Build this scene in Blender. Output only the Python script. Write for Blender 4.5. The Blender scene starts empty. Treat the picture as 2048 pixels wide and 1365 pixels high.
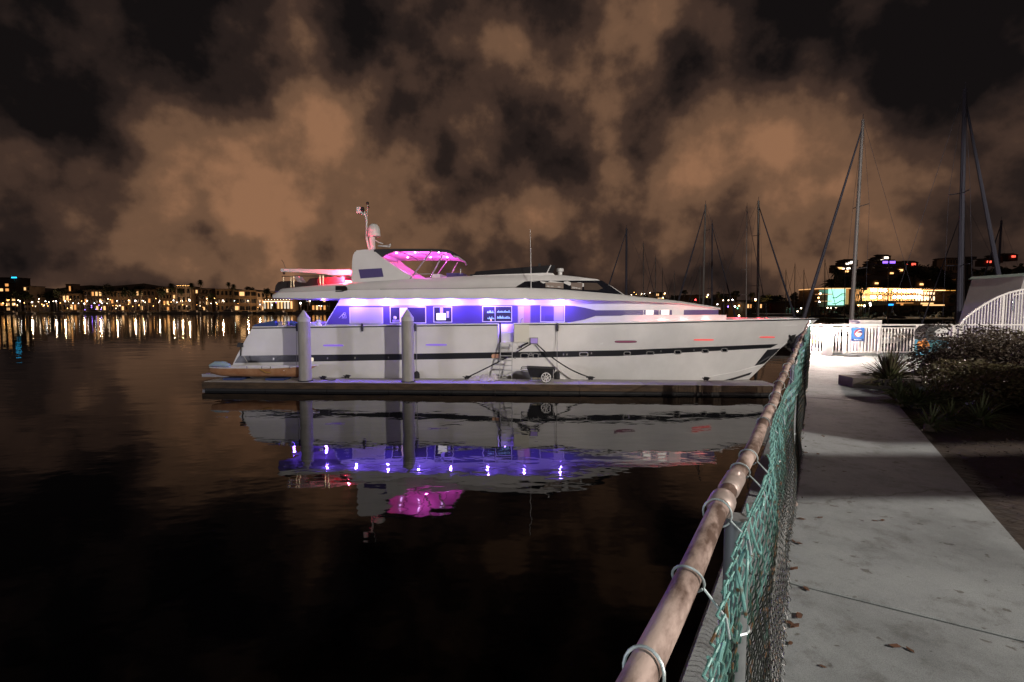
import bpy, math, random
from math import sin, cos, pi, radians, sqrt, atan2, exp
from mathutils import Vector, Matrix
random.seed(7)
scene = bpy.context.scene
COL = scene.collection

# ------------------------------------------------------------------ camera
H = 3.93          # eye height above the water
G = 2.43          # walkway height above the water
PITCH = math.atan(64.5 / 1000.0)
cam_d = bpy.data.cameras.new('camera')
cam = bpy.data.objects.new('camera', cam_d)
COL.objects.link(cam)
cam.location = (0, 0, H)
cam.rotation_euler = (pi / 2 - PITCH, 0, 0)
cam_d.sensor_width = 36.0
cam_d.lens = 36.0 * 1000 / 2048
cam_d.clip_start = 0.03
cam_d.clip_end = 12000
scene.camera = cam
scene.view_settings.view_transform = 'Standard'
scene.view_settings.look = 'None'
scene.view_settings.exposure = 0
scene.view_settings.gamma = 1
scene.view_settings.use_curve_mapping = False
scene.render.engine = 'CYCLES'
scene.cycles.use_denoising = True
scene.cycles.max_bounces = 6
scene.cycles.glossy_bounces = 3
scene.cycles.diffuse_bounces = 2
scene.cycles.transparent_max_bounces = 8
scene.cycles.sample_clamp_indirect = 4.0
scene.cycles.caustics_reflective = False
scene.cycles.caustics_refractive = False

SP, CP = sin(PITCH), cos(PITCH)
def ray(px, py):
    u, v = (px - 1024) / 1000.0, (682.5 - py) / 1000.0
    return Vector((u, CP + v * SP, -SP + v * CP))
def P(px, py, Y):                    # world point at distance Y
    d = ray(px, py); k = Y / d.y
    return Vector((d.x * k, Y, H + d.z * k))
def PZ(px, py, z):                   # world point on the level z
    d = ray(px, py); k = (z - H) / d.z
    return Vector((d.x * k, d.y * k, z))

# ------------------------------------------------------------------ night sky
world = bpy.data.worlds.new('World'); scene.world = world; world.use_nodes = True
wt = world.node_tree; wt.nodes.clear()
def wn(t, **k):
    n = wt.nodes.new(t)
    for a, b in k.items(): setattr(n, a, b)
    return n
wl = wt.links.new
tc = wn('ShaderNodeTexCoord')
warp = wn('ShaderNodeTexNoise'); warp.inputs['Scale'].default_value = 6; warp.inputs['Detail'].default_value = 3; warp.inputs['Roughness'].default_value = .55
wl(tc.outputs['Generated'], warp.inputs['Vector'])
sub = wn('ShaderNodeVectorMath', operation='SUBTRACT'); wl(warp.outputs['Color'], sub.inputs[0]); sub.inputs[1].default_value = (.5, .5, .5)
scl = wn('ShaderNodeVectorMath', operation='SCALE'); wl(sub.outputs[0], scl.inputs[0]); scl.inputs['Scale'].default_value = .13
add = wn('ShaderNodeVectorMath', operation='ADD'); wl(tc.outputs['Generated'], add.inputs[0]); wl(scl.outputs[0], add.inputs[1])
nrm = wn('ShaderNodeVectorMath', operation='NORMALIZE'); wl(add.outputs[0], nrm.inputs[0])
def m2(op, a, b=None):
    n = wn('ShaderNodeMath', operation=op)
    for i, x in enumerate((a, b)):
        if x is None: continue
        if isinstance(x, (int, float)): n.inputs[i].default_value = x
        else: wl(x, n.inputs[i])
    return n.outputs[0]
BLOBS = [  # clouds lit from below by the town and the gaps between them: pixel, radius, amount
 (680,210,105,.55),(600,290,110,.42),(760,250,70,.2),(430,320,110,.42),(340,420,100,.45),(480,400,120,.42),(560,475,110,.35),(700,390,80,.3),
 (650,110,70,.15),(930,55,45,.22),(925,240,55,.35),(1000,430,80,.35),(1110,410,75,.3),(1270,130,90,.5),(1290,45,80,.35),(1210,215,50,.3),
 (1440,240,100,.5),(1510,330,120,.55),(1590,190,90,.42),(1680,150,60,.3),(1640,290,100,.3),(1380,370,75,.38),(1790,300,90,.38),(1960,230,70,.28),
 (55,370,80,.28),(170,420,65,.36),(260,170,70,.14),(90,470,90,.12),(1010,120,50,.22),(750,500,90,.35),(930,500,90,.3),(1150,470,60,.25),(850,370,60,.28),
 (1290,550,120,.18),(1620,590,150,.2),(620,560,120,.14),(1750,370,80,.2),(1900,420,80,.08),(860,560,140,.22),(1250,410,60,.3),(560,160,50,.2),
 (1050,285,40,-.2),(1150,335,46,-.3),(1130,260,30,-.1),(625,340,32,-.32),(190,310,75,-.35),(120,200,110,-.3),(450,90,90,-.32),(780,85,60,-.4),(890,130,45,-.35),
 (1090,70,50,-.3),(1400,140,60,-.38),(1520,90,90,-.5),(1730,70,100,-.45),(1000,310,35,-.14),(1690,240,35,-.28),(1880,130,110,-.55),(1450,450,70,-.1),
 (1900,190,60,-.3),(230,40,140,-.3),(410,455,22,-.25),(500,215,30,-.25),(930,390,30,-.22),(1560,420,70,-.1),(1980,330,50,-.2),(680,430,25,-.18),(1290,330,30,-.2),(210,440,20,-.2),(30,60,150,-.35), (300,120,120,-.15), (1980,40,140,-.4), (60,200,110,-.2), (850,420,22,-.2), (1060,460,26,-.16), (540,300,24,-.16), (390,380,20,-.14), (720,300,22,-.14), (1350,330,24,-.16), (1560,260,22,-.12), (900,300,28,-.18), (1240,300,22,-.16), (660,500,26,-.12)]
fb = wn('ShaderNodeTexNoise'); fb.inputs['Scale'].default_value = 3.4; fb.inputs['Detail'].default_value = 3; fb.inputs['Roughness'].default_value = .5
wl(tc.outputs['Generated'], fb.inputs['Vector'])
n2_ = wn('ShaderNodeTexNoise'); n2_.inputs['Scale'].default_value = 9.5; n2_.inputs['Detail'].default_value = 7; n2_.inputs['Roughness'].default_value = .52; wl(tc.outputs['Generated'], n2_.inputs['Vector'])
acc = m2('MULTIPLY', m2('SUBTRACT', fb.outputs['Fac'], .5), .8)
acc = m2('ADD', acc, m2('MULTIPLY', m2('SUBTRACT', n2_.outputs['Fac'], .5), 1.45))
acc = m2('ADD', acc, .285)
for (bx, by, br, ba) in BLOBS:
    d = ray(bx, by).normalized()
    dp = wn('ShaderNodeVectorMath', operation='DOT_PRODUCT'); wl(nrm.outputs[0], dp.inputs[0]); dp.inputs[1].default_value = d
    r = math.atan(br * 1.25 / 1000.0) / (1 + ((bx - 1024) / 1000.0) ** 2 * .6)
    e = m2('EXPONENT', m2('MULTIPLY', m2('SUBTRACT', dp.outputs['Value'], 1.0), 2.0 / (r * r)))
    acc = m2('ADD', acc, m2('MULTIPLY', e, ba * .51))
ramp = wn('ShaderNodeValToRGB'); wl(acc, ramp.inputs['Fac'])
cr = ramp.color_ramp; cr.interpolation = 'EASE'
cr.elements[0].position = .0; cr.elements[0].color = (.0065, .005, .005, 1)
cr.elements[1].position = 1.0; cr.elements[1].color = (.30, .150, .080, 1)
for p_, c_ in ((.2, (.021, .0135, .0115, 1)), (.42, (.056, .032, .023, 1)), (.7, (.160, .086, .050, 1))):
    e = cr.elements.new(p_); e.color = c_
bg = wn('ShaderNodeBackground'); wl(ramp.outputs['Color'], bg.inputs['Color']); bg.inputs['Strength'].default_value = .95
sky = wn('ShaderNodeTexSky', sky_type='NISHITA'); sky.sun_disc = False; sky.sun_elevation = radians(-4); sky.sun_rotation = radians(138)
bg2 = wn('ShaderNodeBackground'); wl(sky.outputs['Color'], bg2.inputs['Color']); bg2.inputs['Strength'].default_value = .02
ash = wn('ShaderNodeAddShader'); wl(bg.outputs[0], ash.inputs[0]); wl(bg2.outputs[0], ash.inputs[1])
wo = wn('ShaderNodeOutputWorld'); wl(ash.outputs[0], wo.inputs['Surface'])
world.cycles.sampling_method = 'MANUAL'; world.cycles.sample_map_resolution = 256

# ------------------------------------------------------------------ lamps that light the place
def lamp(name, kind, loc, color, power, size=.05, spot=None, aim=None, blend=.3, parent=None):
    d = bpy.data.lights.new(name, kind); d.color = color; d.energy = power
    if kind in ('POINT', 'SPOT'): d.shadow_soft_size = size
    if kind == 'SPOT': d.spot_size = radians(spot); d.spot_blend = blend
    o = bpy.data.objects.new(name, d); COL.objects.link(o); o.location = loc
    if aim is not None:
        o.rotation_euler = (Vector(aim) - Vector(loc)).to_track_quat('-Z', 'Y').to_euler()
    if parent: o.parent = parent
    return o
QUAY = Vector((22, -13, 16))      # tall quay floodlight behind the photographer's right shoulder
lamp('quay_floodlight_beam', 'SPOT', QUAY, (1.0, .92, .84), 45000, .16, spot=112, aim=(0, 22, -22), blend=.12)
lamp('soft_fill_beam', 'SPOT', (-60, -24, 5.2), (.90, .86, 1.0), 27000, 3, spot=110, aim=(0, 24, 1), blend=.15)  # added soft fill that lightens the shadows on the hull
NEARL = Vector((-.62, -1.4, 4.9))   # path lamp behind the photographer
lamp('path_lamp_beam', 'POINT', NEARL, (.80, 1.0, .98), 80, .10)

# ------------------------------------------------------------------ materials
MATS = {}
def mat(name, col=(.5, .5, .5), rough=.6, metal=0, var=0, vscale=4, bump=0, bscale=30, emit=None, es=0, spec=.5, col2=None, coat=0, stretch=None, detail=5, edge=(.36, .64)):
    if name in MATS: return MATS[name]
    m = bpy.data.materials.new(name); m.use_nodes = True; nt = m.node_tree; b = nt.nodes['Principled BSDF']
    b.inputs['Base Color'].default_value = (*col, 1); b.inputs['Roughness'].default_value = rough; b.inputs['Metallic'].default_value = metal
    b.inputs['Specular IOR Level'].default_value = spec; b.inputs['Coat Weight'].default_value = coat
    if emit: b.inputs['Emission Color'].default_value = (*emit, 1); b.inputs['Emission Strength'].default_value = es
    if var or bump:
        t = nt.nodes.new('ShaderNodeTexCoord'); mp = nt.nodes.new('ShaderNodeMapping'); nt.links.new(t.outputs['Object'], mp.inputs['Vector'])
        if stretch: mp.inputs['Scale'].default_value = stretch
    if var:
        n = nt.nodes.new('ShaderNodeTexNoise'); n.inputs['Scale'].default_value = vscale; n.inputs['Detail'].default_value = detail; n.inputs['Roughness'].default_value = .6
        nt.links.new(mp.outputs[0], n.inputs['Vector'])
        r = nt.nodes.new('ShaderNodeValToRGB'); nt.links.new(n.outputs['Fac'], r.inputs['Fac'])
        c2 = col2 or tuple(c * (1 - var) for c in col)
        r.color_ramp.elements[0].position = edge[0]; r.color_ramp.elements[0].color = (*c2, 1)
        r.color_ramp.elements[1].position = edge[1]; r.color_ramp.elements[1].color = (*col, 1)
        nt.links.new(r.outputs['Color'], b.inputs['Base Color'])
    if bump:
        n2 = nt.nodes.new('ShaderNodeTexNoise'); n2.inputs['Scale'].default_value = bscale; n2.inputs['Detail'].default_value = 4
        nt.links.new(mp.outputs[0], n2.inputs['Vector'])
        bp = nt.nodes.new('ShaderNodeBump'); bp.inputs['Distance'].default_value = bump; bp.inputs['Strength'].default_value = 1
        nt.links.new(n2.outputs['Fac'], bp.inputs['Height']); nt.links.new(bp.outputs[0], b.inputs['Normal'])
    MATS[name] = m
    return m
def glass(name, tint, refl=.12):
    m = bpy.data.materials.new(name); m.use_nodes = True; nt = m.node_tree; nt.nodes.clear()
    o = nt.nodes.new('ShaderNodeOutputMaterial'); mx = nt.nodes.new('ShaderNodeMixShader'); tr = nt.nodes.new('ShaderNodeBsdfTransparent'); gl = nt.nodes.new('ShaderNodeBsdfGlossy')
    tr.inputs['Color'].default_value = (*tint, 1); gl.inputs['Roughness'].default_value = .02; mx.inputs[0].default_value = refl
    nt.links.new(tr.outputs[0], mx.inputs[1]); nt.links.new(gl.outputs[0], mx.inputs[2]); nt.links.new(mx.outputs[0], o.inputs['Surface'])
    MATS[name] = m
    return m

M_gel = mat('yacht_gelcoat', (.80, .79, .77), .36, var=.10, vscale=.7)
M_gel2 = mat('deck_gelcoat', (.80, .80, .79), .45, var=.06, vscale=2)
M_band = mat('dark_hull_window_band', (.02, .021, .025), .38)
M_navy = mat('dark_panel_paint', (.09, .07, .21), .35)
M_black = mat('black_plastic', (.02, .02, .02), .5)
M_rubber = mat('black_rubber', (.018, .018, .02), .8, bump=.002, bscale=60)
M_rope = mat('dark_rope', (.02, .02, .024), .9, bump=.002, bscale=90)
M_steel = mat('polished_steel', (.75, .74, .72), .25, .7)
M_alu = mat('brushed_aluminium', (.55, .55, .56), .4, .35, var=.2, vscale=20)
M_white = mat('white_paint', (.78, .77, .75), .45, var=.12, vscale=6)
M_glass = glass('clear_glass', (.85, .88, .9))
M_darkglass = mat('tinted_glass', (.012, .013, .018), .06, coat=.5)
def concrete(name, col):
    m = bpy.data.materials.new(name); m.use_nodes = True; nt = m.node_tree; b = nt.nodes['Principled BSDF']; L = nt.links.new; b.inputs['Roughness'].default_value = .82
    g = nt.nodes.new('ShaderNodeNewGeometry')
    def nz(sc, det, ro=.6):
        n = nt.nodes.new('ShaderNodeTexNoise'); n.inputs['Scale'].default_value = sc; n.inputs['Detail'].default_value = det; n.inputs['Roughness'].default_value = ro; L(g.outputs['Position'], n.inputs['Vector']); return n
    def rp(src, stops):
        r = nt.nodes.new('ShaderNodeValToRGB'); L(src, r.inputs['Fac']); e = r.color_ramp.elements
        e[0].position, e[0].color = stops[0][0], (*stops[0][1], 1); e[1].position, e[1].color = stops[-1][0], (*stops[-1][1], 1)
        for p, c in stops[1:-1]: q = e.new(p); q.color = (*c, 1)
        return r.outputs['Color']
    def mul(a, b_, f=1):
        x = nt.nodes.new('ShaderNodeMix'); x.data_type = 'RGBA'; x.blend_type = 'MULTIPLY'; x.inputs[0].default_value = f; L(a, x.inputs[6]); L(b_, x.inputs[7]); return x.outputs[2]
    big = rp(nz(.9, 8, .65).outputs['Fac'], [(.34, tuple(c * .62 for c in col)), (.5, tuple(c * .9 for c in col)), (.66, col)])
    med = rp(nz(5.5, 9, .7).outputs['Fac'], [(.34, (.66, .64, .62)), (.47, (.95, .95, .95)), (.7, (1.06, 1.06, 1.05))])
    grit = rp(nz(260, 2, .8).outputs['Fac'], [(.36, (.66, .66, .66)), (.5, (1, 1, 1)), (.66, (1.15, 1.14, 1.12))])
    spots = nz(13, 3, .5); sp = rp(spots.outputs['Fac'], [(.28, (.5, .46, .42)), (.33, (1, 1, 1)), (.9, (1, 1, 1))])
    wv = nz(2.2, 5, .6); ad = nt.nodes.new('ShaderNodeVectorMath'); ad.operation = 'MULTIPLY_ADD'; L(wv.outputs['Color'], ad.inputs[0]); ad.inputs[1].default_value = (.55, .55, .55); L(g.outputs['Position'], ad.inputs[2])
    vo = nt.nodes.new('ShaderNodeTexVoronoi'); vo.feature = 'DISTANCE_TO_EDGE'; vo.inputs['Scale'].default_value = .17; L(ad.outputs[0], vo.inputs['Vector'])
    cr = rp(vo.outputs['Distance'], [(.0, (.55, .53, .5)), (.0012, (.85, .85, .85)), (.002, (1, 1, 1))])
    c = mul(mul(mul(mul(big, med), grit), sp), cr)
    L(c, b.inputs['Base Color'])
    bp = nt.nodes.new('ShaderNodeBump'); bp.inputs['Distance'].default_value = .0022; L(nz(38, 6, .7).outputs['Fac'], bp.inputs['Height'])
    b2 = nt.nodes.new('ShaderNodeBump'); b2.inputs['Distance'].default_value = .02; b2.inputs['Strength'].default_value = .5; L(nz(1.6, 3).outputs['Fac'], b2.inputs['Height']); L(bp.outputs[0], b2.inputs['Normal'])
    L(b2.outputs[0], b.inputs['Normal']); MATS[name] = m; return m
M_conc = concrete('concrete', (.275, .295, .297))
M_concd = mat('weathered_concrete', (.24, .23, .21), .9, var=.4, vscale=2.5, bump=.01, bscale=18)
M_soil = mat('planting_soil', (.040, .025, .016), .95, var=.5, vscale=6, bump=.02, bscale=14)
M_wood = mat('tarred_timber', (.075, .045, .022), .8, var=.6, vscale=5, bump=.006, bscale=30, stretch=(.25, 1, 1))
M_float = mat('black_float', (.012, .012, .012), .7)
M_pile = mat('grey_pile_sleeve', (.36, .345, .31), .55, var=.25, vscale=3, stretch=(1, 1, .3), bump=.003, bscale=20)
M_pilecap = mat('white_pile_cap', (.50, .49, .46), .5, var=.12, vscale=5)
M_fabric = mat('blue_canvas', (.05, .09, .25), .85, bump=.004, bscale=40)
M_trunk = mat('palm_bark', (.10, .075, .05), .95, var=.5, vscale=3, bump=.02, bscale=12)
M_leafd = mat('dark_foliage', (.030, .042, .018), .7, var=.6, vscale=1.2)
M_leafm = mat('mid_foliage', (.10, .115, .04), .6, var=.5, vscale=3)
M_leafr = mat('reddish_blades', (.07, .045, .028), .55, var=.5, vscale=5, col2=(.05, .06, .02))
def emit(name, c, s):
    return mat(name, (.05, .05, .05), .5, emit=c, es=s)
E_purple = emit('purple_led', (.45, .28, 1), 20)
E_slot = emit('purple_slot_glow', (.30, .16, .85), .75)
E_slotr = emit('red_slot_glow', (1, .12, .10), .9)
E_pink = emit('pink_led', (.75, .45, 1), 22)
E_warm = emit('warm_bulb', (1, .74, .48), 18)
E_white = emit('white_bulb', (1, .93, .86), 20)
E_cool = emit('cool_bulb', (.75, .95, 1), 22)
E_orange = emit('sodium_bulb', (1, .48, .13), 14)
E_winw = emit('warm_lit_window', (1, .55, .22), 1.5)
E_wino = emit('orange_lit_window', (1, .42, .12), 1.0)
E_winc = emit('pale_lit_window', (1, .85, .65), .9)

def vinyl():  # upper wires coloured paler as if lit; foot darkened for grime and shade
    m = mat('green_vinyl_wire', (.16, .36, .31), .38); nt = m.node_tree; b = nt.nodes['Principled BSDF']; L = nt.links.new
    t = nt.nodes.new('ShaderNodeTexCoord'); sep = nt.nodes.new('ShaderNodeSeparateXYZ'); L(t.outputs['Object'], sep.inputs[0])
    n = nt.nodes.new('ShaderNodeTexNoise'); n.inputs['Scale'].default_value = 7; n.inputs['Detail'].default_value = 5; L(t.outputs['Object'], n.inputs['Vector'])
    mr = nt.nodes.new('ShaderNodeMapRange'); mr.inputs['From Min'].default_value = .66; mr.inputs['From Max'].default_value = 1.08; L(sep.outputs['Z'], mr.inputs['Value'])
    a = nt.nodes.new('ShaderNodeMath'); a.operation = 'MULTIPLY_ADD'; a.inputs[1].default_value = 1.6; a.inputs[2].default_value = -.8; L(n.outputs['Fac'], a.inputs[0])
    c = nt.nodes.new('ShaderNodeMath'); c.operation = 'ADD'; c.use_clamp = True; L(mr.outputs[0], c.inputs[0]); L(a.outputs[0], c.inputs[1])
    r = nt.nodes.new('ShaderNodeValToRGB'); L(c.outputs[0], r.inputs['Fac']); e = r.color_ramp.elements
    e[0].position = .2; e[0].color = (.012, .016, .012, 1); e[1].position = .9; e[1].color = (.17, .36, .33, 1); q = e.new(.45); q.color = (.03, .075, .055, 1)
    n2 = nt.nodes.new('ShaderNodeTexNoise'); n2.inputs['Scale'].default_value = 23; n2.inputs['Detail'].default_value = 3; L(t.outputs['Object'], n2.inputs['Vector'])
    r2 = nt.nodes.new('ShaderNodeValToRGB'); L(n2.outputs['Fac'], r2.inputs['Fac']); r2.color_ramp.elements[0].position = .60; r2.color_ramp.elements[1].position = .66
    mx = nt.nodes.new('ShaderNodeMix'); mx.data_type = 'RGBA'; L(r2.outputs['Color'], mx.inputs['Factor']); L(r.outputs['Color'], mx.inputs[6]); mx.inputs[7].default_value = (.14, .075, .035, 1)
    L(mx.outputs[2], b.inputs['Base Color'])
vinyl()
# ------------------------------------------------------------------ mesh building
class MB:
    def __init__(s): s.v = []; s.f = []; s.mi = []
    def vert(s, p): s.v.append(tuple(p)); return len(s.v) - 1
    def face(s, idx): s.f.append(tuple(idx)); return s
    def poly(s, pts):
        n = len(s.v); s.v += [tuple(p) for p in pts]; s.f.append(tuple(range(n, n + len(pts)))); return s
    def box(s, c, size, rz=0, taper=1.0):
        cx, cy, cz = c; hx, hy, hz = size[0] / 2, size[1] / 2, size[2] / 2
        n = len(s.v); ca, sa = cos(rz), sin(rz)
        for dz in (-1, 1):
            k = 1 if dz < 0 else taper
            for dx, dy in ((-1, -1), (1, -1), (1, 1), (-1, 1)):
                x, y = dx * hx * k, dy * hy * k
                s.v.append((cx + x * ca - y * sa, cy + x * sa + y * ca, cz + dz * hz))
        for q in ((3, 2, 1, 0), (4, 5, 6, 7), (0, 1, 5, 4), (1, 2, 6, 5), (2, 3, 7, 6), (3, 0, 4, 7)): s.f.append(tuple(n + i for i in q))
        return s
    def tube(s, pts, r, n=8, cap=True, closed=False):
        pts = [Vector(p) for p in pts]; N = len(pts)
        rr = r if isinstance(r, (list, tuple)) else [r] * N
        base = len(s.v); prev = None
        for i, p in enumerate(pts):
            if closed: t = pts[(i + 1) % N] - pts[i - 1]
            else: t = pts[min(i + 1, N - 1)] - pts[max(i - 1, 0)]
            if t.length < 1e-9: t = Vector((0, 0, 1))
            t.normalize()
            if prev is None:
                a = Vector((0, 0, 1)) if abs(t.z) < .9 else Vector((1, 0, 0)); x = t.cross(a).normalized()
            else: x = (prev - t * prev.dot(t)); x = x.normalized() if x.length > 1e-6 else t.orthogonal().normalized()
            prev = x; y = t.cross(x)
            for k in range(n):
                a = 2 * pi * k / n; s.v.append(tuple(p + (x * cos(a) + y * sin(a)) * rr[i]))
        seg = N if closed else N - 1
        for i in range(seg):
            j = (i + 1) % N
            for k in range(n):
                s.f.append((base + i * n + k, base + i * n + (k + 1) % n, base + j * n + (k + 1) % n, base + j * n + k))
        if cap and not closed:
            s.f.append(tuple(base + k for k in reversed(range(n)))); s.f.append(tuple(base + (N - 1) * n + k for k in range(n)))
        return s
    def lathe(s, c, prof, n=20):           # profile of (radius, z)
        b = len(s.v)
        for (r, z) in prof:
            for k in range(n): a = 2 * pi * k / n; s.v.append((c[0] + r * cos(a), c[1] + r * sin(a), c[2] + z))
        for i in range(len(prof) - 1):
            for k in range(n): s.f.append((b + i * n + k, b + i * n + (k + 1) % n, b + (i + 1) * n + (k + 1) % n, b + (i + 1) * n + k))
        s.f.append(tuple(b + k for k in reversed(range(n)))); s.f.append(tuple(b + (len(prof) - 1) * n + k for k in range(n)))
        return s
    def ball(s, c, r, n=10, m=6, sz=None):
        sz = sz or (1, 1, 1); b = len(s.v)
        for i in range(1, m):
            a = pi * i / m
            for k in range(n): q = 2 * pi * k / n; s.v.append((c[0] + r * sz[0] * sin(a) * cos(q), c[1] + r * sz[1] * sin(a) * sin(q), c[2] + r * sz[2] * cos(a)))
        t = s.vert((c[0], c[1], c[2] + r * sz[2])); d = s.vert((c[0], c[1], c[2] - r * sz[2]))
        for i in range(m - 2):
            for k in range(n): s.f.append((b + i * n + k, b + (i + 1) * n + k, b + (i + 1) * n + (k + 1) % n, b + i * n + (k + 1) % n))
        for k in range(n):
            s.f.append((t, b + k, b + (k + 1) % n)); s.f.append((d, b + (m - 2) * n + (k + 1) % n, b + (m - 2) * n + k))
        return s
    def prism(s, pts, off):                # flat outline pushed by a vector
        off = Vector(off); n = len(s.v); N = len(pts)
        s.v += [tuple(p) for p in pts] + [tuple(Vector(p) + off) for p in pts]
        s.f.append(tuple(range(n, n + N))); s.f.append(tuple(n + N + i for i in reversed(range(N))))
        for i in range(N): j = (i + 1) % N; s.f.append((n + i, n + N + i, n + N + j, n + j))
        return s
    def grid(s, rows, closed=False):
        b = len(s.v); R = len(rows); C = len(rows[0])
        for r in rows: s.v += [tuple(p) for p in r]
        for i in range(R - 1):
            for j in range(C - 1 if not closed else C):
                k = (j + 1) % C
                s.f.append((b + i * C + j, b + i * C + k, b + (i + 1) * C + k, b + (i + 1) * C + j))
        return s
    def mesh(s, name, m, smooth=False, fix=True):
        me = bpy.data.meshes.new(name); me.from_pydata(s.v, [], s.f); me.materials.append(m)
        if smooth:
            me.polygons.foreach_set('use_smooth', [True] * len(me.polygons))
            me.set_sharp_from_angle(angle=radians(40))
        me.update(); return me
    def build(s, name, m, parent=None, world_=False, smooth=False, kind=None, label=None, recalc=True):
        if parent is not None and world_:
            inv = Matrix.LocRotScale(parent.location, parent.rotation_euler, None).inverted()
            s.v = [tuple(inv @ Vector(p)) for p in s.v]
        me = s.mesh(name, m, smooth)
        if recalc and len(s.f) < 60000:
            import bmesh
            bm = bmesh.new(); bm.from_mesh(me); bmesh.ops.recalc_face_normals(bm, faces=bm.faces); bm.to_mesh(me); bm.free()
        o = bpy.data.objects.new(name, me); COL.objects.link(o)
        if parent is not None: o.parent = parent
        if kind: o['kind'] = kind
        if label: o['label'] = label
        return o
def thing(name, label, cat, loc=(0, 0, 0), rz=0, group=None):
    o = bpy.data.objects.new(name, None); COL.objects.link(o); o.location = loc; o.rotation_euler = (0, 0, rz)
    o.empty_display_size = .2
    o['label'] = label; o['category'] = cat
    if group: o['group'] = group
    return o
def tag(o, label, cat, group=None):
    o['label'] = label; o['category'] = cat
    if group: o['group'] = group
    return o
def dup(root, loc, rz=0, sc=1.0, label=None, group=None):
    def cp(o, par):
        c = o.copy(); COL.objects.link(c)
        if par: c.parent = par
        for ch in o.children: cp(ch, c)
        return c
    r = cp(root, None); r.location = loc; r.rotation_euler = (0, 0, rz); r.scale = (sc, sc, sc) if not isinstance(sc, tuple) else sc
    if label: r['label'] = label
    if group: r['group'] = group
    return r
def lerp(tab, x):
    if x <= tab[0][0]: return tab[0][1]
    for (a, b), (c, d) in zip(tab, tab[1:]):
        if x <= c: return b + (d - b) * (x - a) / (c - a)
    return tab[-1][1]
# ================================================================== SETTING
# ---- water
wm = bpy.data.materials.new('harbour_water'); wm.use_nodes = True; nt = wm.node_tree; b = nt.nodes['Principled BSDF']
b.inputs['Base Color'].default_value = (.0006, .0006, .0008, 1); b.inputs['Roughness'].default_value = .025; b.inputs['IOR'].default_value = 1.24
geo = nt.nodes.new('ShaderNodeNewGeometry')
def wnoise(scale, amp, st=(1, 1, 1), det=2):
    mp = nt.nodes.new('ShaderNodeMapping'); mp.inputs['Scale'].default_value = st; nt.links.new(geo.outputs['Position'], mp.inputs['Vector'])
    n = nt.nodes.new('ShaderNodeTexNoise'); n.inputs['Scale'].default_value = scale; n.inputs['Detail'].default_value = det; nt.links.new(mp.outputs[0], n.inputs['Vector'])
    m = nt.nodes.new('ShaderNodeMath'); m.operation = 'MULTIPLY'; m.inputs[1].default_value = amp; nt.links.new(n.outputs['Fac'], m.inputs[0]); return m.outputs[0]
sp_ = nt.nodes.new('ShaderNodeSeparateXYZ'); nt.links.new(geo.outputs['Position'], sp_.inputs[0])
mr_ = nt.nodes.new('ShaderNodeMapRange'); mr_.inputs['From Min'].default_value = 24; mr_.inputs['From Max'].default_value = 120; mr_.inputs['To Min'].default_value = .9; mr_.inputs['To Max'].default_value = 1.0; nt.links.new(sp_.outputs['Y'], mr_.inputs['Value'])
def calm(x):      # sheltered berth: smaller ripples close to the quay
    q = nt.nodes.new('ShaderNodeMath'); q.operation = 'MULTIPLY'; nt.links.new(x, q.inputs[0]); nt.links.new(mr_.outputs[0], q.inputs[1]); return q.outputs[0]
hs = [wnoise(.45, .038, (.55, 1, 1), 1), calm(wnoise(1.5, .012, (.6, 1, 1), 2)), calm(wnoise(5, .0013, (.8, 1, 1), 1))]
a = nt.nodes.new('ShaderNodeMath'); nt.links.new(hs[0], a.inputs[0]); nt.links.new(hs[1], a.inputs[1])
a2 = nt.nodes.new('ShaderNodeMath'); nt.links.new(a.outputs[0], a2.inputs[0]); nt.links.new(hs[2], a2.inputs[1])
bp = nt.nodes.new('ShaderNodeBump'); bp.inputs['Strength'].default_value = 1; bp.inputs['Distance'].default_value = .55; nt.links.new(a2.outputs[0], bp.inputs['Height'])
nt.links.new(bp.outputs[0], b.inputs['Normal'])
o = MB().poly([(-5000, -400, 0), (5000, -400, 0), (5000, 6000, 0), (-5000, 6000, 0)]).build('water', wm, kind='structure')

# ---- walkway frame: t along the path, s to its right
TH = atan2(.606, CP + .0645 * SP)
D2 = Vector((sin(TH), cos(TH), 0)); R2 = Vector((cos(TH), -sin(TH), 0))
def W(t, s, z): return D2 * t + R2 * s + Vector((0, 0, z))
def ts(p): return (p.x * D2.x + p.y * D2.y, p.x * R2.x + p.y * R2.y)
SF = ts(PZ(1580, 970, G))[1]          # fence line
SR = ts(PZ(1870, 895, G))[1]          # right edge of the path
YE = 16.55                            # the quay ends here
tF = (YE + SF * sin(TH)) / cos(TH)
EDGE = SF - .30
def at_edge(Y, s): t = (Y + s * sin(TH)) / cos(TH); return W(t, s, 0)

def slab(poly, z0, z1): return MB().prism([(p[0], p[1], z1) for p in poly], (0, 0, z0 - z1))
q0 = W(-9, EDGE, 0); q1 = at_edge(YE, EDGE)
slab([q0, q1, (46, YE), (46, -24), (10, -24)], -1.6, G - .06).build('quay', M_concd, kind='structure')
# bed ground: one sheet to the right of the path, gently uneven
rows = []
for i in range(40):
    t = -7 + i * .56; r = []
    for j in range(26):
        s = SR - .1 + (j ** 1.5) * .26
        p = W(t, s, 0)
        if p.y > 13.6: p = Vector((p.x, 13.6, 0))
        r.append((p.x, p.y, G - .03 + (.05 + .05 * sin(p.x * 2.1) * cos(p.y * 1.7) + random.uniform(-.018, .018)) * min(1, j / 4)))
    rows.append(r)
MB().grid(rows).build('planting_bed', M_soil, smooth=True, kind='structure')

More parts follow.
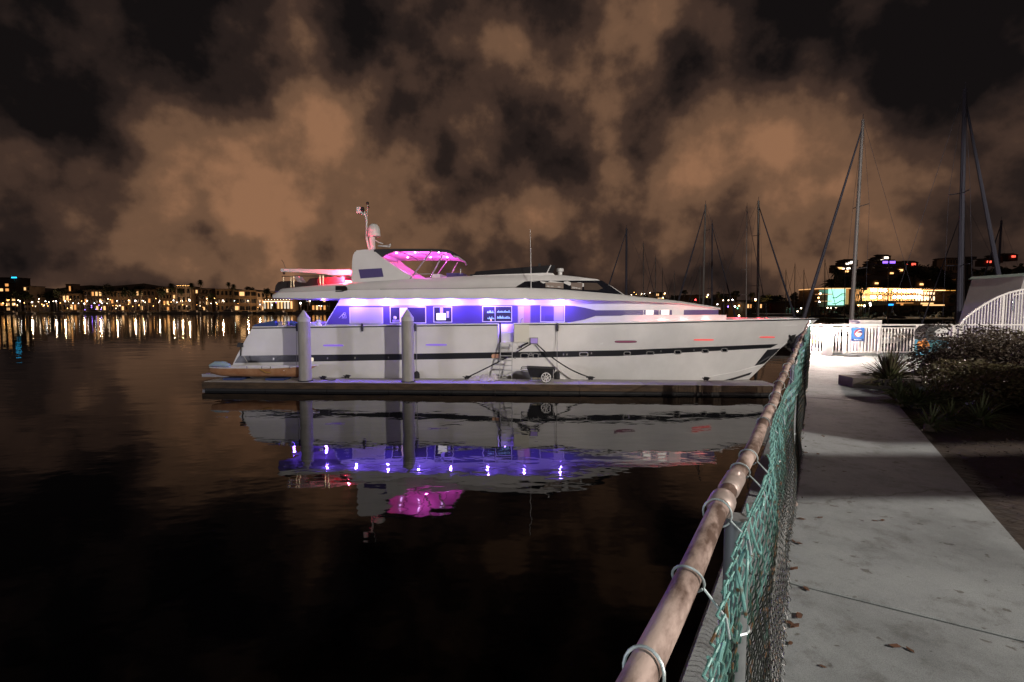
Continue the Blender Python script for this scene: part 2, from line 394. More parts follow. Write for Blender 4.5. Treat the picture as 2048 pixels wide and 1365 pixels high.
# ---- concrete path: slabs with open joints
path = MB().prism([tuple(W(-7, EDGE, G - .045)), tuple(W(tF + .1, EDGE, G - .045)), tuple(W(tF + .1, SR, G - .045)), tuple(W(-7, SR, G - .045))], (0, 0, -.1)).build('footpath', M_concd, kind='structure')
joints = [-7, -4.2, -1.5] + [ts(PZ(1590, y, G))[0] for y in (1168, 793)] + [ts(PZ(1610, y, G))[0] for y in (741,)] 
# ts of the joint lines seen in the photograph, far end last
joints = sorted(set(round(j, 2) for j in joints)) + [round(tF - .02, 2)]
for a_, b_ in zip(joints, joints[1:]):
    m_ = MB(); g = .0045 if b_ < 3 else .007
    c = [W(a_ + g, EDGE + .02, G), W(b_ - g, EDGE + .02, G), W(b_ - g, SR, G), W(a_ + g, SR, G)]
    if b_ > tF - .5: c[2] = W(b_ - g - .6, SR, G)
    top = [tuple(x) for x in c]; bot = [tuple(Vector(x) - Vector((0, 0, .043))) for x in c]
    ins = [tuple(Vector(x) * 1) for x in top]
    m_.prism(bot, (0, 0, .037)); cen = sum((Vector(x) for x in top), Vector()) / 4
    # bevelled top sheet
    n = len(m_.v); low = [Vector(x) - Vector((0, 0, .006)) for x in top]; up = [Vector(x) + (cen - Vector(x)).normalized() * .012 for x in top]
    m_.v += [tuple(x) for x in low] + [tuple(x) for x in up]
    m_.f.append((n + 4, n + 5, n + 6, n + 7))
    for i in range(4): j = (i + 1) % 4; m_.f.append((n + i, n + j, n + 4 + j, n + 4 + i))
    m_.build('slab', M_conc, path)
# landing at the far end, joined to the path
land = [PZ(1607, 741, G), at_edge(YE - .12, EDGE + .3), Vector((19, YE - .12, 0)), Vector((19, 12.2, 0)), PZ(1765, 752, G)]
p1 = W(ts(PZ(1610, 741, G))[0] + .02, SR + .012, 0)
ty = tF - .6
pts = [(p1.x, p1.y), (W(ty, SR + .012, 0).x, W(ty, SR + .012, 0).y), (at_edge(YE - .1, SR + .3).x, YE - .1), (20, YE - .1), (20, 11.8), (p1.x + .6, 11.3)]
MB().prism([(x, y, G - .002) for x, y in pts], (0, 0, -.12)).build('landing_pavement', M_conc, kind='structure')

# leaves and litter on the path
leafm = mat('dead_leaf', (.13, .055, .025), .8, var=.4, vscale=20)
lp = []
for (x, y) in ((1750,1043),(1765,1042),(1603,1040),(1640,1037),(1590,1255),(1645,1335),(1790,1295),(1820,1302),(1612,1180)):
    lp.append(PZ(x, y, G))
for i in range(26):
    t_ = random.uniform(.6, 9); lp.append(W(t_, SF + abs(random.gauss(.05, .12)), G))
lm = MB()
base = [(-.5, 0, 0), (-.2, .22, .1), (.25, .2, .06), (.5, 0, .14), (.2, -.2, .05), (-.25, -.2, .12)]
lm.poly([(x * .055, y * .055, z * .05 + .004) for x, y, z in base]); lm.poly([(x * .055, y * .055, z * .05 + .0055) for x, y, z in reversed(base)])
lme = lm.mesh('dead_leaf', leafm)
for i, p in enumerate(lp):
    o = bpy.data.objects.new('dead_leaf', lme); COL.objects.link(o); o.location = (p.x, p.y, G); o.rotation_euler = (random.uniform(-.1, .1), random.uniform(-.1, .1), random.uniform(0, 6)); k = random.uniform(.5, 1.2); o.scale = (k, k, k)
    tt, ss = ts(p)
    tag(o, 'dry brown leaf ' + ('by the fence foot ' if ss - SF < .25 else 'out on the concrete path ') + ('near the viewer' if tt < 2.5 else 'in the middle distance' if tt < 5 else 'further along the path'), 'leaf', 'dry leaves on the path')

# ---- distant land as one terrain sheet from the far shore to the hills
def shoreD(px): return lerp([(-900, 420), (680, 400), (1000, 380), (1300, 250), (1560, 150), (1700, 118), (2600, 112)], px)
def crest(px): return lerp([(-900, 590), (0, 590), (65, 573), (120, 577), (200, 571), (290, 570), (480, 583), (600, 598), (1000, 600), (1250, 597), (1400, 598), (1600, 602), (1650, 590), (1690, 548), (1740, 531), (1800, 533), (1900, 531), (1960, 545), (2048, 537), (2400, 535), (2900, 560)], px)
rows = []
pxs = [-900 + 35 * i for i in range(110)]
for k, f in enumerate((0, 0, .02, .2, .45, .75, 1.0, 1.4, 3, 12)):
    r = []
    for px in pxs:
        d0 = shoreD(px); ext = 320 if px > 1640 else 200
        d = d0 + ext * f
        zc = H + (618 - crest(px)) / 1000 * (d0 + ext)
        if k == 0: z = -2
        elif k <= 2: z = 1.5
        elif f <= 1: z = 1.6 + (zc - 1.6) * max(0, (f - .2) / .8) ** .8 * (1 + .05 * sin(px * .05 + k))
        else: z = zc * (1 - .04 * (f - 1)) - 1
        dd = ray(px, 618)
        r.append((dd.x * d, dd.y * d, z))
    rows.append(r)
M_land = mat('dark_hillside', (.045, .04, .025), .95, var=.6, vscale=.03, bump=.5, bscale=.2)
MB().grid(rows).build('far_hills', M_land, smooth=True, kind='structure')
# ================================================================== DOCK
PHI = radians(2.7)
E2 = Vector((cos(PHI), -sin(PHI), 0)); N2 = Vector((sin(PHI), cos(PHI), 0))
DZ = .45
dO = Vector((-14.78, 23.72, 0))                # front left corner of the dock
LD = 26.9; WD = 1.72
M_dconc = mat('dock_concrete', (.46, .44, .42), .8, var=.18, vscale=2.4, bump=.003, bscale=40)
dock = thing('floating_dock', 'long low floating dock with concrete deck and dark timber side, white yacht moored along it', 'dock', dO, -PHI)
npan = 9; pw = LD / npan
for i in range(npan):
    MB().box((pw * (i + .5), WD / 2, DZ - .06), (pw - .02, WD - .12, .12)).build('deck_panel', M_dconc, dock)
for side, yy in ((0, .03), (1, WD - .03)):
    for i in range(6):
        l = LD / 6
        o = MB().box((l * (i + .5), yy, DZ - .165), (l - .012, .06, .30)).build('timber_board', M_wood, dock)
MB().box((.03 - .06, WD / 2, DZ - .165), (.06, WD, .30)).build('end_board', M_wood, dock)
for i in range(npan):
    MB().box((pw * (i + .5), WD / 2, .02), (pw - .02, WD - .22, .56)).build('float', M_float, dock)
bm_ = MB().lathe((0, 0, 0), [(.035, 0), (.035, .012), (.02, .02)], 8); bme = bm_.mesh('bolt', M_steel)
bme.materials[0] = mat('rusty_steel', (.03, .02, .015), .8)
for (px, py) in ((1316,784),(1390,786),(1404,786),(1417,786),(1475,778),(1475,786),(1490,778),(1490,786),(1504,786),(1100,784),(990,783),(880,782)):
    d = ray(px, py); k = (N2.dot(dO)) / N2.dot(d); p = Vector((0, 0, H)) + d * k
    o = bpy.data.objects.new('bolt', bme); COL.objects.link(o); o.parent = dock
    o.location = ((p - dO).dot(E2), 0, p.z); o.rotation_euler = (pi / 2, 0, 0)
def onDock(px, v, z=DZ):                       # point of the deck at pixel column px, v from its front edge
    d = ray(px, 765); k = (N2.dot(dO) + v) / (d.dot(N2)); return Vector((d.x * k, d.y * k, z))
def piling(px, v, topz, label):
    p = onDock(px, v)
    t = thing('piling', label, 'piling', (p.x, p.y, -1.2), 0, 'concrete dock pilings with pointed caps')
    r = .285
    MB().lathe((0, 0, 0), [(r, 0), (r, topz + 1.2 - .56)], 28).build('sleeve', M_pile, t, smooth=True)
    MB().lathe((0, 0, topz + 1.2 - .565), [(r + .012, 0), (r + .012, .17), (r - .02, .20), (.02, .56)], 28).build('cap', M_pilecap, t, smooth=True)
    MB().lathe((0, 0, DZ + 1.2 + .002), [(r + .06, 0), (r + .06, .03), (r + .035, .045)], 28).build('collar', M_rubber, t)
    return t
piling(611, .46, 3.88, 'grey piling with pointed cap standing through the dock in front of the yacht stern')
piling(816.5, .46, 3.92, 'grey piling with pointed cap in front of the yacht window with a cream curtain')

# ================================================================== YACHT
yO = Vector((-14.3, 24.95 + 14.3 * math.tan(PHI), 0))
BM = 6.8
def Q(px, py, v):                              # yacht point (along, across, up) seen at that spot, v metres inboard of the near side
    d = ray(px, py); k = (yO.dot(N2) + v) / d.dot(N2)
    p = Vector((0, 0, H)) + d * k
    return Vector(((p - yO).dot(E2), v, p.z))
def far(p): return Vector((p[0], BM - p[1], p[2]))
yacht = thing('yacht', 'large white motor yacht with purple deck lights moored along the dock', 'yacht', yO, -PHI)
ROWS = [
 ([(505,655.5),(830,651),(1050,648.5),(1240,646.5),(1453,641.5),(1638,637.5)], .50, 2.4, 0, 0),
 ([(487,687),(830,686),(1027,685),(1240,681),(1453,676),(1598,669)], .47, 2.25, .0, 0),
 ([(473.5,712),(820,708),(1240,701),(1556,688.5),(1573,687.5)], .44, 2.1, .0, 0),
 ([(467,726.5),(820,720),(1240,712.5),(1541,696.5),(1562,696.5)], .42, 2.0, .01, 0),
 ([(458,752),(1000,757),(1300,757),(1410,756),(1470,745),(1530,728)], .38, 1.9, .06, 0),
 ([(452,779),(1300,779),(1400,773),(1450,765),(1513,745)], .36, 1.7, .16, 0),
 ([(452,812),(1300,812),(1400,800),(1480,776)], .30, 1.6, .9, 0)]
SA, SB = .4334, .4607
def rowpx(k, s):
    T = ROWS[k][0]; a, z = T[0][0], T[-1][0]
    if s < SA: return a + (996 - a) * s / SA
    if s < SB: return 996 + 31 * (s - SA) / (SB - SA)
    return 1027 + (z - 1027) * (s - SB) / (1 - SB)
def rowv(k, s):
    _, s0, pw_, ins, _ = ROWS[k]
    w = max(0, (s - s0) / (1 - s0)) ** pw_
    st = .25 * max(0, (.10 - s) / .10) ** 2
    return min(BM / 2, ins + st + (BM / 2 - ins) * w)
def rowpt(k, s):
    px = rowpx(k, s); return Q(px, lerp(ROWS[k][0], px), rowv(k, s))
SS = [0, .02, .05, .1, .16, .22, .28, .34, .39, SA, SB, .5, .54, .58, .62, .66, .70, .74, .78, .82, .86, .89, .92, .945, .965, .98, .992, 1.0]
hr = [[rowpt(k, s) for s in SS] for k in range(7)]
def sOf(k, px):
    lo, hi = 0, 1
    for _ in range(40):
        mid = (lo + hi) / 2
        if rowpx(k, mid) < px: lo = mid
        else: hi = mid
    return lo
def hullV(px, py):                             # how far inboard the side is at that spot
    ys = [(lerp(ROWS[k][0], px), rowv(k, sOf(k, px))) for k in range(6)]
    return lerp(ys, py)
def hullP(px, py, out=0.0): return Q(px, py, hullV(px, py) - out)
# hull shell
hm = MB(); nS = len(SS)
for side in (0, 1):
    idx = [[hm.vert(p if side == 0 else far(p)) for p in r] for r in hr]
    for k in range(6):
        for j in range(nS - 1):
            if side == 0 and k == 0 and abs(SS[j] - SA) < 1e-6: continue      # boarding gate
            q = (idx[k][j], idx[k + 1][j], idx[k + 1][j + 1], idx[k][j + 1])
            hm.f.append(q if side == 0 else tuple(reversed(q)))
for k in range(6):                              # transom
    a, b2 = hr[k][0], hr[k + 1][0]
    hm.poly([a, far(a), far(b2), b2])
hull = hm.build('hull', M_gel, yacht, smooth=True, recalc=False)
# bulwark inner face, cap rail and side deck
DK = 2.15
inn = []; capo = []
sR = [s for s in SS if s <= .97]
for side, lo_, hi_ in ((0, 0, SA), (0, SB, 1), (1, 0, 1)):
    bw = MB(); cp_ = MB()
    for a_, b_ in zip(sR, sR[1:]):
        if a_ < lo_ - 1e-6 or b_ > hi_ + 1e-6: continue
        p, q = rowpt(0, a_), rowpt(0, b_)
        pi_, qi = Vector((p.x, p.y + .16, p.z)), Vector((q.x, q.y + .16, q.z))
        z0 = DK if a_ < .62 else max(DK, p.z - .35)
        L = [Vector((pi_.x, pi_.y, z0)), Vector((qi.x, qi.y, z0)), qi, pi_]
        c1 = [Vector((p.x, p.y - .03, p.z - .01)), Vector((q.x, q.y - .03, q.z - .01)), Vector((q.x, q.y - .01, q.z + .05)), Vector((p.x, p.y - .01, p.z + .05)),
              Vector((q.x, q.y + .2, q.z + .05)), Vector((p.x, p.y + .2, p.z + .05)), Vector((p.x, p.y + .2, p.z - .01)), Vector((q.x, q.y + .2, q.z - .01))]
        if side: L = [far(x) for x in L]; c1 = [far(x) for x in c1]
        bw.poly(L); cp_.poly(c1[0:4]); cp_.poly([c1[3], c1[2], c1[4], c1[5]]); cp_.poly([c1[5], c1[4], c1[7], c1[6]])
    bw.build('bulwark', M_gel2, yacht, recalc=False); cp_.build('cap_rail', M_gel2, yacht, recalc=False)
# rub line just under the cap
rb = MB(); pts = [rowpt(0, s) for s in SS]
for seg in ([s for s in SS if s <= SA + 1e-6], [s for s in SS if s >= SB - 1e-6]):
    rb.tube([Vector((p.x, p.y - .012, p.z - .035)) for p in (rowpt(0, s) for s in seg)], .032, 6)
rb.build('rubbing_strake', M_rubber, yacht, kind='stuff')
# decks
dk = MB(); ps = [rowpt(0, s) for s in SS]
for p, q in zip(ps, ps[1:]):
    if q.x > Q(1240, 640, 1).x: break
    kp = (.05 if p.x < 15 else .05 + (p.x - 15) * .05); dk.poly([(p.x, p.y + kp, DK), (q.x, q.y + kp, DK), (q.x, BM - q.y - kp, DK), (p.x, BM - p.y - kp, DK)])
dk.build('side_deck', M_gel2, yacht, recalc=False)
fd = []
for px in range(1232, 1640, 8):
    s = sOf(0, px); p = rowpt(0, s); r = []
    zlow = 0 if px > 1440 else -.25
    top = Q(px, lerp([(1232, 647), (1436, 641), (1444, 635), (1460, 634.5), (1500, 635.3), (1560, 636.5), (1600, 637), (1640, 637.5)], px), BM / 2)
    for j in range(9):
        f = j / 8; v = p.y + .18 + (BM / 2 - p.y - .18) * f
        if v > BM / 2: v = BM / 2
        r.append(Vector((p.x, v, p.z + .02 + zlow + (max(top.z, p.z + .03) - p.z - .02) * sin(f * pi / 2))))
    fd.append(r + [far(x) for x in reversed(r[:-1])])
MB().grid(fd).build('foredeck', M_gel2, yacht, smooth=True)
# dark hull window band, bow flash
def strip(top, bot, out, n=60, name='window_band', m=M_band, x0=None):
    g = [[], []]
    for i in range(n + 1):
        f = i / n
        for r, T in ((0, top), (1, bot)):
            px = T[0] + (T[1] - T[0]) * f; g[r].append(hullP(px, lerp(ROWS[T[2]][0], px) + T[3], out))
    return MB().grid(g).build(name, m, yacht, smooth=True)
strip((478, 1556, 2, 0), (469, 1541, 3, 0), .014)
def hpoly(pts, out, name, m, parent=yacht, thick=.0):
    a = [hullP(x, y, out) for x, y in pts]
    return MB().prism(a, (0, -thick if thick else .006, 0)).build(name, m, parent)
hpoly([(1535,700),(1561,697),(1545,712),(1528,728.5),(1509,732)], .02, 'bow_flash', M_band)
# knuckle spray rail
kr = MB().tube([hullP(px, lerp(ROWS[4][0], px), .01) for px in range(1400, 1529, 8)], .028, 6); kr.build('spray_rail', M_gel, yacht, smooth=True)
# boot top
g = [[], []]
for i in range(50):
    s = i / 49 * .985
    a_, b_ = rowpt(4, s), rowpt(5, s)
    g[0].append(a_.lerp(b_, .72) + Vector((0, -.012, 0))); g[1].append(b_ + Vector((0, -.012, -.02)))
MB().grid(g).build('boot_top', M_rubber, yacht)
# portholes and fittings in the band
def bandbox(px0, px1, y0, y1, name, m, out=.03, n=8, parent=yacht):
    cx, cy = (px0 + px1) / 2, (y0 + y1) / 2; a = []
    for k in range(n * 2):
        t = 2 * pi * k / (n * 2); c, s_ = cos(t), sin(t)
        e = .55
        a.append(hullP(cx + (px1 - px0) / 2 * math.copysign(abs(c) ** e, c), cy + (y1 - y0) / 2 * math.copysign(abs(s_) ** e, s_), out))
    return MB().prism(a, (0, .02, 0)).build(name, m, parent)
o = bandbox(983, 1001, 708.5, 717, 'porthole', mat('copper_backed_glass', (.75, .42, .26), .3)); o['label'] = 'oval copper coloured porthole'
for (a_, b_, y0, y1) in ((1041,1057,706.5,717),(1059,1064,706,712),(1066,1077,707,716.5),(1159,1176,704.5,713.5),(1248,1261,703.5,711.5),(1293,1308,703,710.5),(1349,1362,700.5,709.5),(1404,1417,698.5,707),(1443,1455,696.5,705)):
    f_ = bandbox(a_ - 1, b_ + 1, y0, y1, 'porthole', M_steel, .024)
    bandbox(a_ + 1.2, b_ - 1.2, y0 + 1.6, y1 - 1.6, 'pane', M_darkglass, .034, parent=f_)
for px, py in ((547,718),(655,717),(710,716.5),(777,715.5),(1127,709.5),(1134,709.5),(1183,707),(1322,703),(1388,701),(1030,716),(1080,709)):
    bandbox(px - 1.3, px + 1.3, py - 2, py + 2, 'drain_fitting', M_steel, .03, 4)
o = bandbox(619.5, 627, 715.5, 723.5, 'courtesy_light', E_winc, .035, 6)
# slot vents in the topsides; glowing panels stand in for deck light behind
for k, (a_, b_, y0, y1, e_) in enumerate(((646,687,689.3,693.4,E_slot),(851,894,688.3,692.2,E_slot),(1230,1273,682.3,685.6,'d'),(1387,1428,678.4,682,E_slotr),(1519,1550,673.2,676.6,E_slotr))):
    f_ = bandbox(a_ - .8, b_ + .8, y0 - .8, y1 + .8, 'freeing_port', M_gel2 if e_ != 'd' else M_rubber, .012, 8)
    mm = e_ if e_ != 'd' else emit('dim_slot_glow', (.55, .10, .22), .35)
    bandbox(a_, b_, y0, y1, 'slot_glow_panel', mm, .02, 8, parent=f_)
# boarding gate recess, open door leaf, small shell door
gb = [Q(996, 649, .02), Q(996, 685, .02), Q(1027, 685, .02), Q(1027, 649, .02)]
rc = MB(); dv = Vector((0, .45, 0))
rc.poly([gb[0] + dv, gb[1] + dv, gb[2] + dv, gb[3] + dv]); rc.poly([gb[1], gb[2], gb[2] + dv, gb[1] + dv]); rc.poly([gb[0], gb[1], gb[1] + dv, gb[0] + dv]); rc.poly([gb[3], gb[3] + dv, gb[2] + dv, gb[2]])
gr = rc.build('boarding_gate', M_gel2, yacht, recalc=False)
st_ = Q(1003, 665, .22); s2 = Q(1026, 684.5, .22)
MB().box(((st_.x + s2.x) / 2, .33, (st_.z + s2.z) / 2), (s2.x - st_.x, .22, st_.z - s2.z)).build('step', M_gel2, gr)
lamp('gate_fill', 'POINT', Q(1010, 651, .2), (.22, .10, 1), 30, .03, parent=yacht)  # added purple fill for the recess, no fitting there
a_ = Q(1028, 650, -.03); b_ = Q(1058, 685, -.03)
MB().box(((a_.x + b_.x) / 2, -.05, (a_.z + b_.z) / 2), (b_.x - a_.x, .05, a_.z - b_.z)).build('gate_door', mat('ivory_gelcoat', (.72, .70, .60), .4), yacht)
a_ = Q(1059, 675.5, -.0); b_ = Q(1076, 688.5, 0)
fl = MB().box(((a_.x + b_.x) / 2, -.01, (a_.z + b_.z) / 2), (b_.x - a_.x, .06, a_.z - b_.z)).build('mooring_hatch', M_steel, yacht)
MB().box(((a_.x + b_.x) / 2 + .02, -.05, (a_.z + b_.z) / 2), ((b_.x - a_.x) * .8, .06, (a_.z - b_.z) * .78)).build('hatch_lid', mat('lavender_lid', (.45, .33, .85), .5), fl)
# stern fittings: ensign bracket and bathing platform
a_ = Q(452, 742, .3)
MB().box((a_.x - .5, BM / 2, .42), (1.9, BM - 1.0, .16)).build('swim_platform', M_gel2, yacht)
a_ = Q(482, 690, .3)
MB().box((a_.x, .3, a_.z), (.30, .3, .22), taper=.7).build('stern_bracket', M_black, yacht)
MB().tube([Q(482, 694, .2), Q(481, 713, .2)], .03, 6).build('bracket_leg', M_black, yacht)
MB().tube([Q(487, 712, -.05), Q(495, 725, -.05)], .02, 6).build('ladder_rail', M_steel, yacht)

# ---------------- superstructure
def vW(px): return lerp([(500, .85), (1130, .9), (1250, 1.0), (1360, 1.22), (1453, 1.65)], px)
def yB(px): return lerp([(545, 597), (600, 598.3), (940, 598.3), (1130, 600), (1250, 603), (1360, 608), (1441, 619.3)], px)
def yM(px): return lerp([(545, 592), (555, 585), (600, 583.5), (690, 580), (787, 578.5), (940, 577), (1031, 575.3), (1127, 581), (1184, 586.5), (1250, 592), (1360, 604), (1441, 616.3)], px)
def yT(px): return lerp([(545, 590), (556, 583.5), (562, 578), (620, 572), (700, 566), (820, 558), (940, 552.3), (1059, 549.3), (1134, 551.3), (1195, 559), (1222, 572), (1250, 590.5), (1360, 602.6), (1441, 615.5)], px)
def vB(px): return lerp([(545, .12), (1100, .04), (1250, .55), (1360, 1.0), (1441, 1.5)], px)
def vM(px): return lerp([(545, .25), (1000, .20), (1130, .45), (1250, .85), (1360, 1.15), (1441, 1.55)], px)
def vT(px): return lerp([(545, .6), (700, .75), (1000, .95), (1180, 1.15), (1250, 1.2), (1360, 1.3), (1441, 1.6)], px)
PX = [545, 550, 556, 560, 565, 580, 600, 640, 690, 740, 790, 840, 900, 940, 980, 1031, 1060, 1095, 1127, 1155, 1175, 1184, 1195, 1208, 1222, 1236, 1250, 1280, 1320, 1360, 1400, 1425, 1441]
up = []
for px in PX:
    r = [Q(px, yB(px), vW(px) + .05), Q(px, yB(px), vB(px) + .08), Q(px, yB(px) - .8, vB(px)), Q(px, yM(px) + .9, vM(px) - .03), Q(px, yM(px), vM(px) + .03), Q(px, yM(px) - .9, vM(px) + .09),
         Q(px, (yM(px) + yT(px)) / 2 , (vM(px) + vT(px)) / 2), Q(px, yT(px) + .5, vT(px) - .02), Q(px, yT(px), vT(px) + .06), Q(px, yT(px) , vT(px) + .25), None]
    t_ = Q(px, yT(px), vT(px) + .25); r[-1] = Vector((t_.x, BM / 2, t_.z + .0))
    r[0].z = r[1].z
    up.append(r + [far(x) for x in reversed(r[:-1])])
upm = MB().grid(up); upm.poly(up[0]); upm.poly(list(reversed(up[-1])))
N_ = len(up[0]); upm.poly
upo = upm.build('upper_deck', M_gel, yacht, smooth=True, recalc=True)
# eave soffit (underside)
sf = MB()
for a_, b_ in zip(up, up[1:]): sf.poly([a_[0], b_[0], b_[-1], a_[-1]])
sf.build('soffit', M_gel2, yacht, recalc=False)
# saloon wall
def botz(px): return lerp([(1180, DK), (1300, 2.7), (1453, rowpt(0, sOf(0, 1453)).z - .16)], px)
wl_ = [[], []]
PW = [648, 660, 681, 760, 850, 950, 1050, 1129, 1200, 1250, 1300, 1360, 1400, 1437]
for px in PW:
    yt_ = 652 + (598 - 652) * (px - 648) / 33 if px < 681 else yB(px) - .5
    a_ = Q(px, yt_, vW(px)); wl_[0].append(a_); wl_[1].append(Vector((a_.x, a_.y, botz(px))))
wall = MB().grid(wl_); wall.poly([wl_[0][-1], wl_[1][-1], far(wl_[1][-1]), far(wl_[0][-1])]); wall.grid([[far(x) for x in r] for r in wl_])
a_, b_ = wl_[0][2], Vector((wl_[0][2].x, wl_[0][2].y, DK)); wall.poly([a_, b_, far(b_), far(a_)])
wall = wall.build('saloon_wall', M_gel2, yacht, recalc=False)
g = [[], []]
for px in (1190, 1250, 1300, 1360, 1410, 1453):
    a_ = Q(px, 630.5 if px > 1200 else 640, vW(px) - .06); g[0].append(a_); g[1].append(Vector((a_.x, a_.y, botz(px))))
co = MB().grid(g); co.grid([g[0], [far(x) for x in g[0]]]); co.poly([g[0][-1], g[1][-1], far(g[1][-1]), far(g[0][-1])])
co.build('coaming', M_gel2, yacht, recalc=False)
# dark panel with windows
def wallstrip(top, bot, out, name, m, xs, parent=yacht):
    g = [[Q(x, top(x), vW(x) - out) for x in xs], [Q(x, bot(x), vW(x) - out) for x in xs]]
    g.append([p + Vector((0, out * .9, 0)) for p in g[1]])
    g.insert(0, [p + Vector((0, out * .9, 0)) for p in g[0]])
    return MB().grid(g).build(name, m, parent)
tp = lambda x: lerp([(652, 649.3), (674, 612), (1000, 611), (1129, 610.5), (1150, 612.5), (1170, 616), (1191, 621), (1437, 620)], x)
bt = lambda x: lerp([(652, 649.6), (1000, 648.5), (1127, 646.5), (1140, 645), (1168, 640), (1191, 632.5), (1437, 629.5)], x)
wallstrip(tp, bt, .02, 'dark_side_panel', M_navy, [652, 663, 674, 700, 765, 850, 950, 1050, 1129, 1140, 1150, 1160, 1170, 1180, 1191, 1250, 1320, 1380, 1437])
def wquad(x0, x1, y0, y1, out, thick, name, m, parent, label=None):
    a_ = Q(x0, y0, vW(x0) - out); b_ = Q(x1, y1, vW(x1) - out)
    return MB().box(((a_.x + b_.x) / 2, (a_.y + b_.y) / 2 + thick / 2, (a_.z + b_.z) / 2), (b_.x - a_.x, thick, a_.z - b_.z)).build(name, m, parent, label=label)
M_int = mat('dark_cabin_interior', (.02, .018, .035), .6)
M_blind = mat('cream_blind', (.60, .58, .48), .6)
def yframe(x0, x1, y0, y1, parent=yacht, name='window', label=None):
    f = MB(); A = Q(x0, y0, vW(x0) - .03); B_ = Q(x1, y1, vW(x1) - .03); w = .035; ym_ = (A.y + B_.y) / 2
    cx, cz, sx, sz = (A.x + B_.x) / 2, (A.z + B_.z) / 2, B_.x - A.x, A.z - B_.z
    f.box((cx, ym_, A.z + w / 2), (sx + 2 * w, .05, w)); f.box((cx, ym_, B_.z - w / 2), (sx + 2 * w, .05, w)); f.box((A.x - w / 2, ym_, cz), (w, .05, sz)); f.box((B_.x + w / 2, ym_, cz), (w, .05, sz))
    return f.build(name, M_gel2 if name != 'door' else M_steel, parent, label=label)
w1 = yframe(700, 765, 616.7, 646.5, label='window covered by a pale slatted blind')
wquad(700, 765, 616.7, 646.5, .026, .004, 'backing', M_blind, w1)
sl = MB()
for i in range(13):
    y_ = 617.6 + i * 2.22; a_ = Q(701, y_, .85 - .045); b_ = Q(764, y_ + 1.7, .85 - .045)
    sl.box(((a_.x + b_.x) / 2, .80, (a_.z + b_.z) / 2), (b_.x - a_.x, .018, a_.z - b_.z))
sl.build('blind_slats', M_blind, w1)
w2 = yframe(781, 851, 615, 645.6, label='window with a cream curtain')
wquad(781, 851, 615, 645.6, .026, .004, 'pane', M_int, w2)
wquad(799, 815, 616, 644, .032, .004, 'curtain', mat('lit_cream_curtain', (.75, .6, .4), .8, emit=(1, .72, .42), es=.55), w2)
wquad(785, 798, 640, 644, .032, .004, 'sofa', mat('pale_sofa', (.4, .3, .7), .8), w2)
MB().ball(Q(790, 636, .80), .09, 8, 6).build('table_lamp', mat('soft_lamp', (.6, .5, .8), .6, emit=(.8, .6, 1), es=.3), w2)
w3 = yframe(868, 903, 615, 644, label='window with a bright white screen inside')
wquad(868, 903, 615, 644, .026, .004, 'pane', M_int, w3)
wquad(873, 891.5, 627, 640.5, .034, .006, 'screen', emit('screen_glow', (1, .93, .97), 1.8), w3)
wquad(880, 886, 615.5, 627, .032, .004, 'curtain', mat('pale_curtain', (.55, .45, .8), .8, emit=(.6, .45, 1), es=.2), w3)
wquad(893, 898, 623, 636, .032, .004, 'shelf_items', mat('pale_items', (.5, .5, .7), .6), w3)
w4 = yframe(966, 1022.6, 614, 643, label='wide window showing bottle shelves inside')
wquad(966, 1022.6, 614, 643, .026, .004, 'pane', M_int, w4)
wquad(989.6, 990.8, 614, 643, .05, .02, 'mullion', M_gel2, w4)
bt_ = MB()
for (x0, x1, y_) in ((974, 989, 626), (994, 1021, 625), (994, 1021, 637), (975, 989, 638)):
    a_ = Q(x0, y_, .82); b_ = Q(x1, y_, .82); bt_.box(((a_.x + b_.x) / 2, .815, a_.z), (b_.x - a_.x, .02, .02))
    x = x0 + 1
    while x < x1 - 1:
        p = Q(x, y_, .815); h = random.uniform(.05, .14); bt_.lathe((p.x, .812, p.z), [(.018, 0), (.018, h * .6), (.007, h)], 5); x += random.uniform(1.8, 3)
bt_.build('bottle_shelf', mat('back_lit_bottles', (.3, .5, .45), .3, emit=(.45, .95, .85), es=.5), w4)
MB().ball(Q(982, 640.5, .81), .045, 8, 6).build('galley_lamp', E_winw, w4)
dr = yframe(1036.5, 1060, 613.5, 648, name='door', label='side door standing ajar')
wquad(1036.5, 1048, 613.5, 648, .026, .004, 'door_leaf', mat('wood_panel', (.40, .33, .22), .5, emit=(.9, .6, .3), es=.08), dr)
wquad(1048.3, 1060, 613.5, 648, .034, .01, 'door_leaf', mat('mauve_panel', (.42, .22, .20), .5), dr)
MB().tube([Q(1041, 647, .80), Q(1042, 640, .80), Q(1045, 637, .80)], .03, 6).build('handle', M_steel, dr)
w5 = yframe(1082, 1128, 612.6, 643.5, label='window with a half drawn blind')
wquad(1082, 1128, 612.6, 643.5, .026, .004, 'pane', mat('dim_cabin', (.12, .08, .25), .5), w5)
wquad(1108, 1127, 614, 642, .032, .004, 'blind', mat('grey_blind', (.38, .34, .42), .7), w5)
wquad(1090, 1106, 631, 643, .033, .004, 'chair_back', M_navy, w5)
for (x0, x1) in ((1287.5, 1306), (1319, 1337.5)):
    f_ = yframe(x0, x1, 620.8, 629.4)
    wquad(x0, x1, 620.9, 629.3, .03, .006, 'pane', emit('lit_cabin_window', (1, .93, .82), 1.8), f_)
# round emblem on the panel
em = MB()
def line(pts, r): em.tube([Q(x, y, .815) for x, y in pts], r, 5)
line([(678, 636.5), (688.5, 626)], .012); line([(683.5, 636.5), (692.5, 636.5), (691.5, 630)], .010)
def ring(cx, cy, r, w): em.tube([Q(cx + r * cos(t * pi / 10), cy + r * sin(t * pi / 10), .815) for t in range(20)], w, 5, closed=True)
ring(689.3, 627.6, 2.1, .010); ring(687, 632.2, 2.5, .010)
em.build('emblem', M_gel2, yacht)
